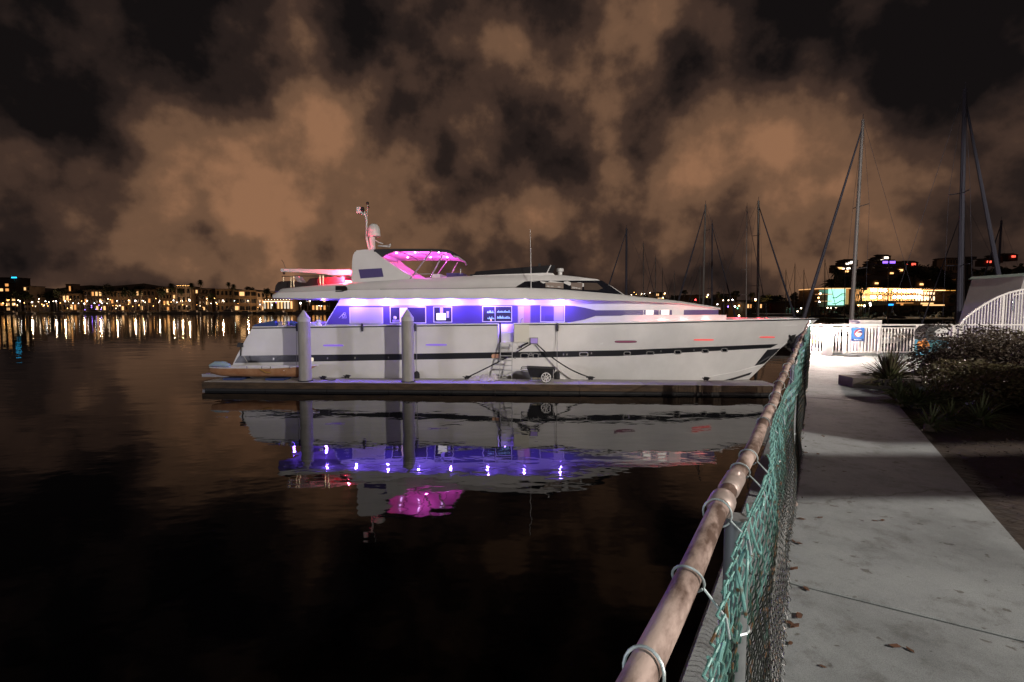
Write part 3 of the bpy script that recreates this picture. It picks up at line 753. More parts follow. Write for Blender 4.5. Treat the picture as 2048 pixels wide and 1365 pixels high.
# vent opening on upper deck side
g = [(671, 572.4), (690, 572), (693.5, 574.5), (694.5, 581), (688, 582.5), (685, 584), (671, 584)]
def upV(px, py):
    return lerp([(yT(px), vT(px)), (yM(px) - .9, vM(px) + .09), (yM(px) + .9, vM(px) - .03), (yB(px), vB(px))], py)
def upP(px, py, out): return Q(px, py, upV(px, py) - out)
MB().prism([upP(x, y, .05) for x, y in g], (0, .04, 0)).build('fairlead_opening', M_black, yacht)
# pilothouse window
g = [[], []]
gx = [1031, 1036, 1043, 1050, 1062, 1080, 1100, 1127, 1150, 1175, 1195, 1204, 1214, 1224, 1235, 1245]
topw = lambda x: lerp([(1031, 575), (1040, 569), (1050, 563.3), (1066, 562), (1204, 561.5), (1222, 573), (1236, 583), (1245, 589)], x)
botw = lambda x: lerp([(1031, 575.4), (1100, 577.5), (1127, 579.5), (1184, 584.5), (1245, 589.5)], x)
for x in gx: g[0].append(upP(x, topw(x), .035)); g[1].append(upP(x, botw(x), .035))
pw_ = MB().grid(g).build('pilothouse_window', M_darkglass, yacht, smooth=True)
for (pl, m_) in (([(1091, 565), (1127, 566), (1127, 577.5), (1091, 575)], 'a'), ([(1142, 565.5), (1165, 566), (1164, 580), (1142, 578.5)], 'b'), ([(1168, 566), (1194, 566.5), (1206, 577), (1196, 581), (1168, 580)], 'c')):
    MB().prism([upP(x, y, .05) for x, y in pl], (0, .012, 0)).build('pane', mat('pane_' + m_, {'a': (.32, .26, .22), 'b': (.24, .19, .16), 'c': (.10, .075, .06)}[m_], .15), pw_)
for (x, y, h) in ((1096, 575, .1), (1104, 575, .06), (1118, 576, .07), (1147, 578, .12), (1152, 578, .08), (1158, 579, .06)):
    p = upP(x, y - 1.5, .06); MB().box(p, (.14, .01, h)).build('console_item', mat('console_grey', (.5, .48, .45), .5), pw_)
# crease highlight line, boards
MB().tube([upP(x, yM(x), .06) for x in (760, 800, 850, 900, 940, 980, 1031)], .012, 6).build('bright_trim', M_steel, yacht)

# ---------------- flybridge
def slabv(pts, v0, v1, name, m, parent=yacht, label=None):
    return MB().prism([Q(x, y, v0) for x, y in pts], (0, v1 - v0, 0)).build(name, m, parent, label=label)
finp = [(703, 567), (703.3, 545), (704.5, 522), (706, 511), (709.5, 504.5), (716, 501), (730, 499.6), (745, 499.4), (764, 515), (790, 533), (821, 551.5), (826, 558.5), (780, 562)]
arch = []
for (a_, b_) in ((1.0, 1.3), (BM - 1.3, BM - 1.0)):
    f_ = [Q(x, y, 1.0) for x, y in finp]
    arch.append(MB().prism([Vector((p.x, a_, p.z)) for p in f_], (0, b_ - a_, 0)).build('arch_fin', M_gel, yacht))
A0 = Q(712, 503, 1.0); A1 = Q(748, 499.8, 1.0); zt = A1.z
MB().box(((A0.x + A1.x) / 2, BM / 2, zt - .12), (A1.x - A0.x, BM - 2.1, .2)).build('arch_top', M_gel, yacht)
vent = [(717, 539.5), (763.5, 536.7), (767, 554), (721, 557.5)]
MB().prism([Q(x, y, .985) for x, y in vent], (0, .03, 0)).build('arch_vent', M_navy, yacht)
# hard bimini
B0 = Q(752, 499.4, 1.0); B1 = Q(907, 508, 1.0)
prof = [(746, 499.2), (764, 514), (772, 509), (790, 504.5), (821, 503), (880, 504.5), (896, 507), (903, 512), (906.5, 515.5), (907.5, 511), (904, 504), (897, 500.3), (880, 498.8), (821, 498), (780, 498.3)]
tp_ = [Q(x, y, 1.0) for x, y in prof]
roof = MB(); 
zt2 = Q(821, 498.3, 1.0).z; 
xs_ = [Q(x, 500, 1.0).x for x in (748, 780, 821, 870, 893, 902, 907)]
zs_ = [zt2 - .02, zt2, zt2, zt2 - .02, zt2 - .06, zt2 - .14, zt2 - .30]
rows_ = []
for x, z in zip(xs_, zs_):
    r = [Vector((x, .98, z - .12)), Vector((x, 1.0, z - .02)), Vector((x, 1.15, z + .03)), Vector((x, BM / 2, z + .07))]
    r += [far(p) for p in reversed(r[:-1])]; rows_.append(r)
MB().grid(rows_).build('bimini_top', mat('dark_bimini_canvas', (.03, .028, .035), .7), yacht, smooth=True)
rows_ = []
M_under = mat('bimini_lining', (.78, .70, .78), .6, bump=.004, bscale=12)
for x, z in zip(xs_, zs_):
    r = [Vector((x, 1.02, z - .13)), Vector((x, 1.2, z - .05)), Vector((x, BM / 2, z + .0))]
    r += [far(p) for p in reversed(r[:-1])]; rows_.append(r)
under = MB().grid(rows_).build('bimini_lining', M_under, yacht, smooth=True)
MB().prism([Q(x, y, 1.0) for x, y in [(746, 499.6), (764, 515), (773, 509), (786, 504.8), (786, 499)]], (0, .06, 0)).build('bimini_gusset', mat('dark_bimini_canvas'), yacht)
ri = MB()
for x in (xs_[1] + .3, xs_[2] + .2, xs_[3]):
    ri.tube([(x, 1.05, zt2 - .12), (x, 1.2, zt2 - .07), (x, BM / 2, zt2 - .03), (x, BM - 1.2, zt2 - .07), (x, BM - 1.05, zt2 - .12)], .018, 6)
ri.build('bimini_hoop', M_steel, yacht)
fr = MB().tube([(xs_[-1], 1.0, zs_[-1] - .1), (xs_[-1] + .05, 2, zs_[-1] - .02), (xs_[-1] + .05, BM - 2, zs_[-1] - .02), (xs_[-1], BM - 1.0, zs_[-1] - .1)], .05, 8); fr.build('bimini_bow', M_under, yacht)
for v in (1.0, BM - 1.0):
    a_ = Q(864, 501, 1.0); b_ = Q(817, 565, 1.0); MB().tube([(a_.x, v, a_.z), (b_.x, v - .15 if v < 3 else v + .15, b_.z)], .035, 8).build('bimini_strut', M_steel, yacht)
    a_ = Q(886.5, 508, 1.0); b_ = Q(861.5, 555, 1.0); MB().tube([(a_.x, v, a_.z), (b_.x, v, b_.z)], .035, 8).build('bimini_strut', M_steel, yacht)
    MB().tube([(Q(820, 549, 1).x, v, Q(820, 549, 1).z), (Q(868, 548, 1).x, v, Q(868, 548, 1).z)], .02, 6).build('grab_rail', M_steel, yacht)
ld = MB()
for (x, v) in ((xs_[1], 2.2), (xs_[2], 2.0), (xs_[2] + .3, 4.6), (xs_[3], 2.0), (xs_[3], 4.6), (xs_[1], 4.6)):
    ld.lathe((x, v, zt2 - .09), [(.045, 0), (.045, .03)], 10)
ld.build('ceiling_light', E_pink, yacht)
for (x, v, pw0) in ((xs_[1] + .4, 3.4, 100), (xs_[2] + .4, 2.2, 90), (xs_[3] - .2, 4.6, 90)):
    lamp('bimini_lamp', 'POINT', (x, v, zt2 - .55), (1, .10, .80), pw0 * .8, .06, parent=yacht)
# seats and consoles
for (x0, x1, y0, v0, v1, nm, m_) in ((864, 880, 548.5, 1.6, 5.2, 'helm_seat', M_gel2), (893, 926, 546.5, 1.5, 3.2, 'sun_pad', M_navy), (940, 958, 549, 1.7, 5, 'console', M_black)):
    a_ = Q(x0, y0, v0); b_ = Q(x1, y0, v0); zb = Q(x0, yT(x0), vT(x0)).z - .1
    MB().box(((a_.x + b_.x) / 2, (v0 + v1) / 2, (a_.z + zb) / 2), (b_.x - a_.x, v1 - v0, a_.z - zb)).build(nm, m_, yacht)
MB().tube([Q(921, 548, 1.2), Q(921.5, 537.5, 1.2)], .03, 6).build('deck_post', M_steel, yacht)
MB().tube([Q(921.5, 539, 1.2), Q(921.5, 536.5, 1.2)], .05, 8).build('post_top', M_black, yacht)
# flybridge windscreen (dark wedge)
wsp = [(947, 551), (952, 543.5), (1000, 539), (1060, 534), (1102, 530.8), (1111.5, 531), (1105.5, 546.5), (1095, 546), (1000, 549)]
for v in (1.1, BM - 1.14):
    MB().prism([Vector((Q(x, y, 1.1).x, v, Q(x, y, 1.1).z)) for x, y in wsp], (0, .04, 0)).build('windscreen', mat('dark_acrylic', (.015, .014, .016), .55, spec=.15), yacht)
a_, b_ = Q(1111.5, 531, 1.1), Q(1105.5, 546.5, 1.1)
MB().poly([a_, b_, far(b_), far(a_)]).build('windscreen_front', mat('dark_acrylic'), yacht)
MB().tube([Q(1102, 530.5, 1.05), Q(1094, 546, 1.05)], .03, 6).build('screen_frame', M_gel2, yacht)
g = [(945, 551.5), (1000, 549.3), (1095, 546), (1106, 547), (1110, 551), (945, 553.5)]
MB().prism([Q(x, y, 1.0) for x, y in g], (0, BM - 2, 0)).build('screen_base', M_gel, yacht)
p = Q(1079, 530, 1.4); MB().box(p, (.12, .12, .12)).build('compass', M_black, yacht)
p = Q(1120, 547, 1.8); rd = MB().lathe((p.x, p.y, p.z - .1), [(.12, 0), (.12, .18), (.19, .2), (.19, .34), (.15, .36)], 14).build('search_light', M_gel2, yacht, smooth=True)
# whip aerial
MB().tube([Q(1062, 585, .35), Q(1062, 540, .35), Q(1060.5, 459, .35)], [.025, .022, .008], 6).build('whip_aerial', M_white, yacht)
# mast, satellite dome, camera, horn
vC = BM / 2
ms = MB().tube([Q(739, 500, vC), Q(733.5, 478, vC), Q(733, 440, vC), Q(729, 424, vC)], [.07, .06, .05, .04], 8).build('light_mast', M_gel, yacht, smooth=True)
MB().box(Q(720, 421.5, vC), (.30, .28, .34)).build('camera_box', M_gel2, ms)
MB().tube([Q(723, 419, vC - .1), Q(727.5, 419, vC - .1)], .13, 10).build('camera_lens', M_black, ms)
MB().tube([Q(722, 427, vC), Q(731, 431, vC)], .04, 6).build('camera_arm', M_gel2, ms)
MB().tube([Q(733.5, 440, vC), Q(735.5, 408, vC)], .015, 5).build('wind_vane_rod', M_gel2, ms)
MB().ball(Q(735, 407, vC), .09, 8, 6).build('wind_vane', M_black, ms); MB().ball(Q(737, 415, vC), .06, 8, 6).build('wind_vane', M_black, ms)
p = Q(748, 474, vC); p2 = Q(748, 447.5, vC); hd = p2.z - p.z
MB().lathe((p.x, p.y, p.z), [(.30, 0), (.36, .03), (.36, .12), (.34, .38), (.27, hd * .8), (.16, hd * .95), (.04, hd)], 20).build('satellite_dome', M_gel, yacht, smooth=True)
p3 = Q(746, 500, vC); MB().tube([(p3.x, p3.y, p3.z), (p.x - .12, p.y, p.z)], [.14, .17], 10).build('dome_stand', M_gel2, yacht)
MB().tube([Q(749, 480, vC), Q(757, 485, vC), Q(766, 488, vC)], .03, 6).build('radar_arm', M_gel2, yacht)
c_ = Q(769, 489, vC); ra = MB().tube([(c_.x + .34 * cos(k * pi / 8), c_.y + .34 * sin(k * pi / 8), c_.z - .012 * k + .0) for k in range(16)], .04, 6, closed=True); ra.build('radar_ring', M_gel2, yacht)
# aft boat deck: crane boom, tender, locker, rails, net
vb = 2.0
boom = MB(); 
g = [(562, 538), (561, 541.5), (562.5, 543.6), (600, 545), (640, 547.5), (665, 551.5), (702, 553), (703, 540.2), (640, 539.3), (600, 538.4)]
boom = MB().prism([Q(x, y, vb) for x, y in g], (0, .3, 0)).build('crane_boom', M_gel2, yacht)
for x in (563.5, 567.5):
    p = Q(x, 541, vb - .01); MB().tube([(p.x, p.y - .02, p.z), (p.x, p.y + .02, p.z)], .035, 8).build('boom_pin', M_steel, boom)
MB().ball(Q(567.8, 547, vb + .1), .07, 8, 6).build('boom_pulley', M_black, boom)
MB().tube([Q(664, 553, vb - .05), Q(683, 560, vb - .05)], .06, 6).build('boom_ram', M_steel, boom)
a_ = Q(634, 571, 1.3); b_ = Q(686, 554.5, 1.3)
lk = MB().box(((a_.x + b_.x) / 2, 2.6, (a_.z + b_.z) / 2), (b_.x - a_.x, 2.2, b_.z - a_.z)).build('deck_locker', mat('red_lit_deck_cover', (.30, .05, .06), .7, bump=.01, bscale=6), yacht)  # red light on the locker is put into its cover colour
a_ = Q(686, 571, 1.3); b_ = Q(703, 561, 1.3); MB().box(((a_.x + b_.x) / 2, 2.6, (a_.z + b_.z) / 2), (b_.x - a_.x, 2.0, b_.z - a_.z)).build('deck_box', M_gel2, yacht)
MB().prism([Q(x, y, 1.5) for x, y in [(588, 552.5), (596, 553), (609.5, 572.5), (601, 574)]], (0, .5, 0)).build('slide_panel', mat('pink_grey_panel', (.5, .42, .42), .5), yacht)
td = MB().prism([Q(x, y, 1.4) for x, y in [(549, 584), (551, 572), (556, 565), (562, 563), (585, 562), (600, 565), (612, 566), (620, 557.5), (634, 556), (636, 575), (600, 577)]], (0, 2.4, 0)).build('covered_tender', mat('black_boat_cover', (.02, .016, .014), .8, bump=.02, bscale=5), yacht)
rl = MB(); 
for pts_ in ([(563.5, 553.3), (588, 553), (594, 552.2)], [(594, 552.5), (640, 552.6), (703, 551.2)]): rl.tube([Q(x, y, .95) for x, y in pts_], .02, 6)
rl.build('deck_rail', M_black, yacht)
for (x, y0, y1) in ((567, 555, 563.5), (582, 553.5, 575), (587.5, 552.5, 574.5), (640, 551.5, 570), (646, 551.5, 569.8)):
    MB().tube([Q(x, y0, .95), Q(x + .3, y1, .95)], .028, 6).build('rail_stanchion', mat('brass_lit_steel', (.8, .66, .45), .25, 1), yacht)
MB().tube([Q(563, 520, 3.4), Q(567, 525.5, 3.4), Q(571, 537, 3.4)], .012, 5).build('fishing_rod', M_black, yacht)
lamp('red_deck_lamp', 'POINT', Q(682, 556, 1.0) + Vector((0, .25, .0)), (1, .07, .14), 520, .05, parent=yacht)
lamp('red_deck_lamp', 'POINT', Q(692, 558, 1.9) + Vector((0, .0, .0)), (1, .09, .18), 420, .05, parent=yacht)
# capstans on the aft deck, rolled blue cover
for (px, py, m_) in ((560, 648, M_steel), (575, 647.5, M_steel), (637, 645, M_gel2)):
    p = Q(px, py, .35); z0 = DK
    MB().lathe((p.x, p.y, z0), [(.16, 0), (.16, p.z - z0 - .1), (.1, p.z - z0 - .05), (.1, p.z - z0 + .02), (.13, p.z - z0 + .08), (.08, p.z - z0 + .12)], 14).build('capstan', m_, yacht, smooth=True)
rc_ = MB().tube([Q(508, 652.5, .5), Q(520, 650.5, .5), Q(536, 649, .5), (Q(553, 647, .5))], [.06, .10, .13, .15], 8).build('rolled_cover', M_fabric, yacht, smooth=True)
MB().tube([Q(581, 646, .5), Q(598, 650, .5)], [.13, .1], 8).build('rolled_cover', M_fabric, yacht, smooth=True)
a_ = Q(585, 646.5, 1.6); b_ = Q(672, 646, 1.6); MB().box(((a_.x + b_.x) / 2, 3.4, a_.z - .35), (b_.x - a_.x, 3.6, .7)).build('aft_seating', M_gel2, yacht)
# anchor pocket at the bow
ac = hpoly([(1574, 684), (1584, 671), (1592, 669), (1588, 684), (1582, 689)], .03, 'anchor', M_black)
ac2 = MB().tube([hullP(1579, 671, .05), hullP(1585, 683, .05)], .05, 6).build('anchor_shank', M_black, yacht)

# purple downlights under the eave, lamp by lamp
for k, px in enumerate((646, 707, 770.5, 835, 899, 974, 1049, 1122)):
    p = Q(px, 598.6, .42); z = p.z + .0
    f_ = MB().lathe((p.x, .42, Q(px, 598.3, vB(px)).z - .03), [(.05, 0), (.05, .02)], 10).build('eave_light', E_purple, yacht)
    zz = Q(px, 598.3, vB(px)).z - .07
    lamp('eave_lamp', 'POINT', (p.x, .44, zz), (.20, .10, 1.0), 250 if px > 650 else 110, .04, parent=yacht)
for px in (580, 646):
    lamp('cockpit_lamp', 'POINT', (Q(px, 600, 3.4).x, 3.4, Q(px, 598, .1).z - .2), (.19, .08, 1), 110, .05, parent=yacht)
for (px, pw1, cc) in ((1290, 5, (1, .16, .2)), (1327, 12, (1, .20, .18)), (1370, 12, (1, .14, .13)), (1415, 14, (1, .10, .10)), (1447, 10, (1, .08, .08))):
    p = Q(px, 640, vW(px) - .30); lamp('red_side_lamp', 'POINT', (p.x, p.y + .14, 3.12 + max(0, (px - 1300) * .0014)), cc, pw1 * 2.8, .04, parent=yacht)
for (px, v, pw1) in ((1475, 3.0, 14), (1520, 3.3, 10)):
    p = Q(px, 636, v); lamp('red_deck_lamp', 'POINT', (p.x, p.y, p.z + .30), (1, .04, .08), pw1 * 3, .05, parent=yacht)
# ================================================================== CHAIN LINK FENCE
RZ = H - .40                                    # rail height
fence = thing('chain_link_fence', 'green coated chain link fence with rusty pipe rail along the water side of the path', 'fence', W(0, SF, G), -TH + pi / 2)
# local axes of the fence: x along the path, y to the left (water side), z up
SM = .030                                       # mesh hangs this far to the path side
M_rail = mat('weathered_rusty_pipe', (.46, .345, .30), .6, .1, var=.5, vscale=15, col2=(.10, .06, .045), bump=.0012, bscale=90, stretch=(.42, 1, 1), detail=9, edge=(.42, .57))
M_galv = mat('galvanised_wire', (.50, .56, .57), .42, .3, var=.5, vscale=30)
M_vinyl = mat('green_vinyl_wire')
def RC(x): return Vector((x, .013 + .004 * sin(x * 2.3) + .003 * sin(x * 7), RH + .005 * sin(x * 1.7 + 1)))
RH = RZ - G
tE = tF - .15
secs = [-1.2, 1.22, 4.3, 7.4, 10.5, 13.6, tE]
for k, (a_, b_) in enumerate(zip(secs, secs[1:])):
    pts = []
    n = 36
    for i in range(n + 1):
        f = i / n; x = a_ + (b_ - a_) * f
        pts.append(RC(x))
    MB().tube(pts, .0182, 20).build('rail_pipe', M_rail, fence, smooth=True)
for x in secs[1:-1]:
    sl_ = MB().tube([RC(x - .055), RC(x - .05), RC(x + .05), RC(x + .055)], [.019, .0225, .0225, .019], 20).build('pipe_sleeve', mat('pale_sleeve', (.50, .40, .36), .5, .5, var=.3, vscale=20), fence, smooth=True)
# posts with caps
for x in [x + .28 for x in (-1.9, 1.22 - .42, 4.05, 7.15, 10.25, 13.3)] + [tE - .02]:
    po = MB().tube([(x, -.012, -.02), (x, -.012, RH - .02)], .024, 16).build('post', mat('grey_steel_post', (.35, .37, .38), .4, .6, var=.3, vscale=8), fence, smooth=True)
    MB().tube([RC(x - .028), RC(x - .02), RC(x + .02), RC(x + .028)], [.021, .026, .026, .021], 18).build('post_clamp', mat('pale_sleeve'), po, smooth=True)
    MB().lathe((x, -.012, -.01), [(.06, 0), (.06, .02), (.03, .03)], 14).build('base_flange', mat('pale_sleeve'), po)
    for z in (.25, .55, .85):
        MB().tube([(x + .028 * cos(q * pi / 6), -.012 + .028 * sin(q * pi / 6), z) for q in range(12)], .003, 5, closed=True).build('band_tie', M_galv, po)
# wire ties round the rail
for x in (.52, .74, 1.02, 1.33, 1.47, 1.95, 2.25, 2.55, 2.95, 3.4, 3.85, 4.3, 4.9, 5.6, 6.4, 7.2, 8.2, 9.3, 10.6, 12.0, 13.4, 15, 16.6, 18):
    if x > tE: break
    tlt = random.uniform(-.012, .012); rr = random.uniform(.0212, .0275)
    c_ = RC(x)
    pts = [(c_.x + tlt * cos(q * pi / 10) + .004 * q / 10, c_.y + rr * sin(q * pi / 10) - .001, c_.z + rr * cos(q * pi / 10)) for q in range(-6, 14)]
    pts = [(x - .010, -SM - .016, RH - .060), (x - .004, -SM - .010, RH - .035)] + pts
    MB().tube(pts, .0020, 8).build('wire_tie', M_galv, fence, smooth=True)
# mesh of bent wires: each wire zigzags down, hooked through its neighbour
mesh_ = MB(); near = MB()
dw = .060; top = RH - .02; nrow = int(top / dw)
def sag(x, z):
    return -SM - .018 * (1 - z / top) + .012 * sin(x * 5.1 + z * 3) * sin(x * 1.3) + .010 * sin(z * 9 + x * 2)
x = .25; k = 0
while x < tE - .05:
    far_ = x > 4.5
    nn = 3 if x > 3 else (4 if x > 1.6 else 6)
    wr = .0019 if x < 5 else .0022
    pts = []
    jx = random.uniform(-.002, .002)
    for i in range(nrow * 2 + 1):
        z = top - i * dw / 2 + .01 * sin(x * 3.1)
        sx = (1 if i % 2 else -1) * dw * .27
        px_ = x + jx + sx + .012 * sin(z * 6 + x * 2.2) + random.uniform(-.0015, .0015)
        oy = .0035 * (1 if i % 2 == k % 2 else -1)
        if z < .015: break
        pts.append((px_, sag(x, z) + oy, z))
    if x < 1.8:                                  # rounder bends close by
        q = []
        for a_, b_ in zip(pts, pts[1:]):
            a_, b_ = Vector(a_), Vector(b_); q += [a_ + (b_ - a_) * .14, a_ + (b_ - a_) * .86]
        pts = q
    mb_ = near if x < 1.8 else mesh_
    mb_.tube(pts, wr, nn, cap=False)
    # twisted ends standing above the mesh top
    p0 = Vector(pts[0]); mb_.tube([p0, p0 + Vector((.004, -.004, .010)), p0 + Vector((.014, -.006, .014)), p0 + Vector((.022, -.003, .006)), p0 + Vector((.024, 0, -.006))], wr, nn, cap=False)
    if x < 6:
        p0 = Vector(pts[-1]); e_ = random.uniform(.3, 1.5); mb_.tube([p0, p0 + Vector((.008, -.012 * e_, -.006)), p0 + Vector((.022, -.014 * e_, -.004)), p0 + Vector((.030, -.006, .008))], wr, nn, cap=False)
    x += dw * .54; k += 1
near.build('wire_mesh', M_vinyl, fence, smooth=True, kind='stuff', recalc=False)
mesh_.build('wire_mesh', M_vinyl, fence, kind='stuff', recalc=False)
# loose loops of green wire near the rail
for (x, s_) in ((.56, 1.1), (.66, .9), (.78, 1.3), (.86, 1), (.93, 1.5), (1.02, 1.2), (1.12, 1.5), (1.22, 1), (1.35, 1.3), (1.55, 1.2), (1.75, 1), (1.95, 1.2), (2.3, 1.2)):
    ph = random.uniform(0, 6); tl = random.uniform(-.6, .6)
    pts = [(x + .020 * s_ * cos(q * .5 + ph), -SM - .006 + .014 * tl * s_ * cos(q * .5) - .001 * q, RH - .030 * s_ + .026 * s_ * sin(q * .5 + ph) - .003 * q) for q in range(random.randint(9, 15))]
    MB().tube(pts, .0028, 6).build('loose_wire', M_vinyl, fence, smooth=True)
MB().tube([(x, sag(x, .02) - .004, .03 + .004 * sin(x * 4)) for x in [i * .4 for i in range(int(tE / .4))]], .0025, 5).build('tension_wire', M_rubber, fence)
# leaf litter caught along the foot of the mesh
lt = MB()
for i in range(1100):
    x = random.uniform(.5, 7) if random.random() < .75 else random.uniform(7, tE)
    y = -SM - abs(random.gauss(0, .022)) + .02; z = abs(random.gauss(0, .02)) + .003; s_ = random.uniform(.005, .016)
    a = [Vector((random.uniform(-1, 1), random.uniform(-1, 1), random.uniform(-.6, .6))) * s_ for _ in range(4)]
    lt.poly([Vector((x, y, z)) + q for q in a])
lt.build('leaf_litter', mat('litter', (.075, .045, .025), .9, var=.6, vscale=60, col2=(.03, .04, .015)), fence, kind='stuff', recalc=False)

# ================================================================== RAILING ON THE QUAY END
M_rl = mat('white_railing_paint', (.74, .70, .67), .42, var=.15, vscale=14, bump=.0006, bscale=120)
YR = YE - .25
def xr(px): return P(px, 680, YR).x
x0, x1, x2 = xr(1613), xr(1905), xr(1918)
rail = thing('quay_railing', 'white metal picket railing across the end of the quay beside the bright bollard lamp', 'railing', (x0, YR, G))
zt_ = P(1700, 649, YR).z - G; zm = P(1700, 655.5, YR).z - G; zb = P(1700, 704.5, YR).z - G
LR = x2 - x0
MB().box((LR / 2, 0, zt_ - .02), (LR + .06, .055, .045)).build('top_rail', M_rl, rail)
MB().box((LR / 2, 0, zm - .015), (LR, .035, .03)).build('middle_rail', M_rl, rail)
MB().box((LR / 2, 0, zb), (LR, .04, .035)).build('bottom_rail', M_rl, rail)
pxp = [1616, 1688, 1757.5, 1833, 1905, 1918]
pm = MB().box((0, 0, (zt_ - .045) / 2), (.06, .06, zt_ - .045)).mesh('post', M_rl)
for px in pxp:
    o = bpy.data.objects.new('post', pm); COL.objects.link(o); o.parent = rail; o.location = (xr(px) - x0, .002, 0)
    if px > 1900: o.scale = (1.5, 1.5, 1)
pk = MB().box((0, 0, 0), (.034, .03, zm - .03 - zb - .0175)).mesh('picket', M_rl)
px = 1621.0
while px < 1915:
    if min(abs(px - q) for q in pxp) > 3.2:
        o = bpy.data.objects.new('picket', pk); COL.objects.link(o); o.parent = rail; o.location = (xr(px) - x0, 0, (zm - .03 + zb + .0175) / 2)
    px += 6.45
# curb under the railing
MB().box(((x0 + x2) / 2, YR + .0, G + .02), (LR, .16, .045)).build('quay_curb', M_conc, kind='structure')
# arched picket screen
arc = thing('arched_screen', 'white arched picket screen rising above the railing at the right', 'fence', (x2, YR, G), 0)
A = Vector((x2, 0, 0)); 
zr = P(1918, 650, YR).z - G
def archz(x):          # height above the rail at distance x along
    px = 1918 + (x) / (xr(1919) - xr(1918))
    return lerp([(1918, 0), (1925, .17), (1940, .38), (1960, .62), (1985, .86), (2010, 1.03), (2035, 1.13), (2060, 1.17), (2100, 1.18), (2160, 1.05), (2200, .8), (2240, .45), (2262, 0)], px)
WA = xr(2262) - x2
n = 44
arc_pts = [(WA * i / n, 0, zr + archz(WA * i / n)) for i in range(n + 1)]
MB().tube(arc_pts, .035, 10).build('arch_rail', M_rl, arc, smooth=True)
arc2 = [(WA * .3 + WA * .4 * i / 20, 0, zr + archz(WA * .3 + WA * .4 * i / 20) - .12) for i in range(21)]
MB().tube(arc2, .022, 8).build('inner_arch', M_rl, arc, smooth=True)
MB().box((WA / 2, 0, zr), (WA, .05, .045)).build('top_rail', M_rl, arc)
MB().box((WA / 2, 0, .12), (WA, .04, .035)).build('bottom_rail', M_rl, arc)
dx = .098; x = dx
while x < WA - .05:
    h = archz(x)
    if h > .08:
        MB().box((x, 0, zr + .0225 + (h - .03) / 2), (.034, .03, h - .03)).build('picket', M_rl, arc)
    MB().box((x, 0, (zr - .0225 + .1375) / 2), (.034, .03, zr - .0225 - .1375)).build('picket', M_rl, arc)
    x += dx
for px in (2001,):
    xx = xr(px) - x2; MB().box((xx, .004, (zr + archz(xx)) / 2), (.075, .07, zr + archz(xx) - .03)).build('post', M_rl, arc)
p = xr(2019) - x2
MB().tube([(p, -.04, zr + .85), (p, -.04, zr + .45)], [.03, .012], 8).build('latch_bracket', M_galv, arc)
# sign on the railing
sx0, sx1 = xr(1701.5), xr(1726); sz1, sz0 = P(1700, 656, YR).z, P(1700, 682.5, YR).z
M_signb = mat('sign_blue', (.03, .14, .42), .4)
sign = thing('railing_sign', 'small blue sign with a round maroon emblem hung on the white railing', 'sign', ((sx0 + sx1) / 2, YR - .035, sz0))
sw, shh = sx1 - sx0, sz1 - sz0
MB().box((0, 0, shh / 2), (sw, .012, shh)).build('panel', M_signb, sign)
MB().box((0, -.008, .045), (sw * .98, .004, .07)).build('name_strip', mat('sign_dark_blue', (.01, .03, .14), .4), sign)
def disc(cx, cz, r, y, m, name, a0=0, a1=2 * pi, par=sign, n=22):
    MB().prism([(cx + r * cos(a0 + (a1 - a0) * i / n), y, cz + r * sin(a0 + (a1 - a0) * i / n)) for i in range(n + (0 if a1 - a0 > 6.2 else 1))], (0, .002, 0)).build(name, m, par)
cz = shh * .60; R_ = sw * .34
disc(0, cz, R_, -.010, mat('maroon_print', (.22, .03, .04), .5), 'emblem')
MB().prism([(R_ * .2, -.0125, cz - R_ * .9), (R_ * .85, -.0125, cz - R_ * .35), (R_ * .95, -.0125, cz + .0), (-R_ * .1, -.0125, cz + R_ * .1), (-R_ * .8, -.0125, cz - R_ * .15), (-R_ * .3, -.0125, cz - R_ * .75)], (0, .002, 0)).build('emblem_sail', mat('cream_print', (.75, .62, .5), .5), sign)
MB().prism([(R_ * .1, -.013, cz + R_ * .25), (R_ * .95, -.013, cz + R_ * .1), (R_ * .85, -.013, cz + R_ * .5), (R_ * .3, -.013, cz + R_ * .5)], (0, .002, 0)).build('emblem_sea', mat('navy_print', (.02, .03, .12), .5), sign)
MB().tube([(-R_ * .5, -.014, cz + R_ * .1), (0, -.014, cz + R_ * .5), (R_ * .5, -.014, cz + R_ * .65), (R_ * .8, -.014, cz + R_ * .6)], .005, 5).build('emblem_line', mat('white_print', (.8, .8, .8), .5), sign)
MB().tube([(-R_ * .1, -.014, cz + R_ * .25), (R_ * .25, -.014, cz - R_ * .2), (R_ * .55, -.014, cz - R_ * .8)], .005, 5).build('emblem_line', mat('orange_print', (.8, .2, .05), .5), sign)
tcu = bpy.data.curves.new('lettering', 'FONT'); tcu.body = 'Alex Discovery'; tcu.size = .055; tcu.align_x = 'CENTER'; tcu.align_y = 'CENTER'; tcu.extrude = .0006
tcu.materials.append(mat('white_print', (.8, .8, .8), .5))
tmp = bpy.data.objects.new('tmp', tcu); to = bpy.data.objects.new('lettering', bpy.data.meshes.new_from_object(tmp)); bpy.data.objects.remove(tmp); COL.objects.link(to); to.parent = sign; to.location = (0, -.0115, .045); to.rotation_euler = (pi / 2, 0, 0); to.scale = (.72, 1, 1)
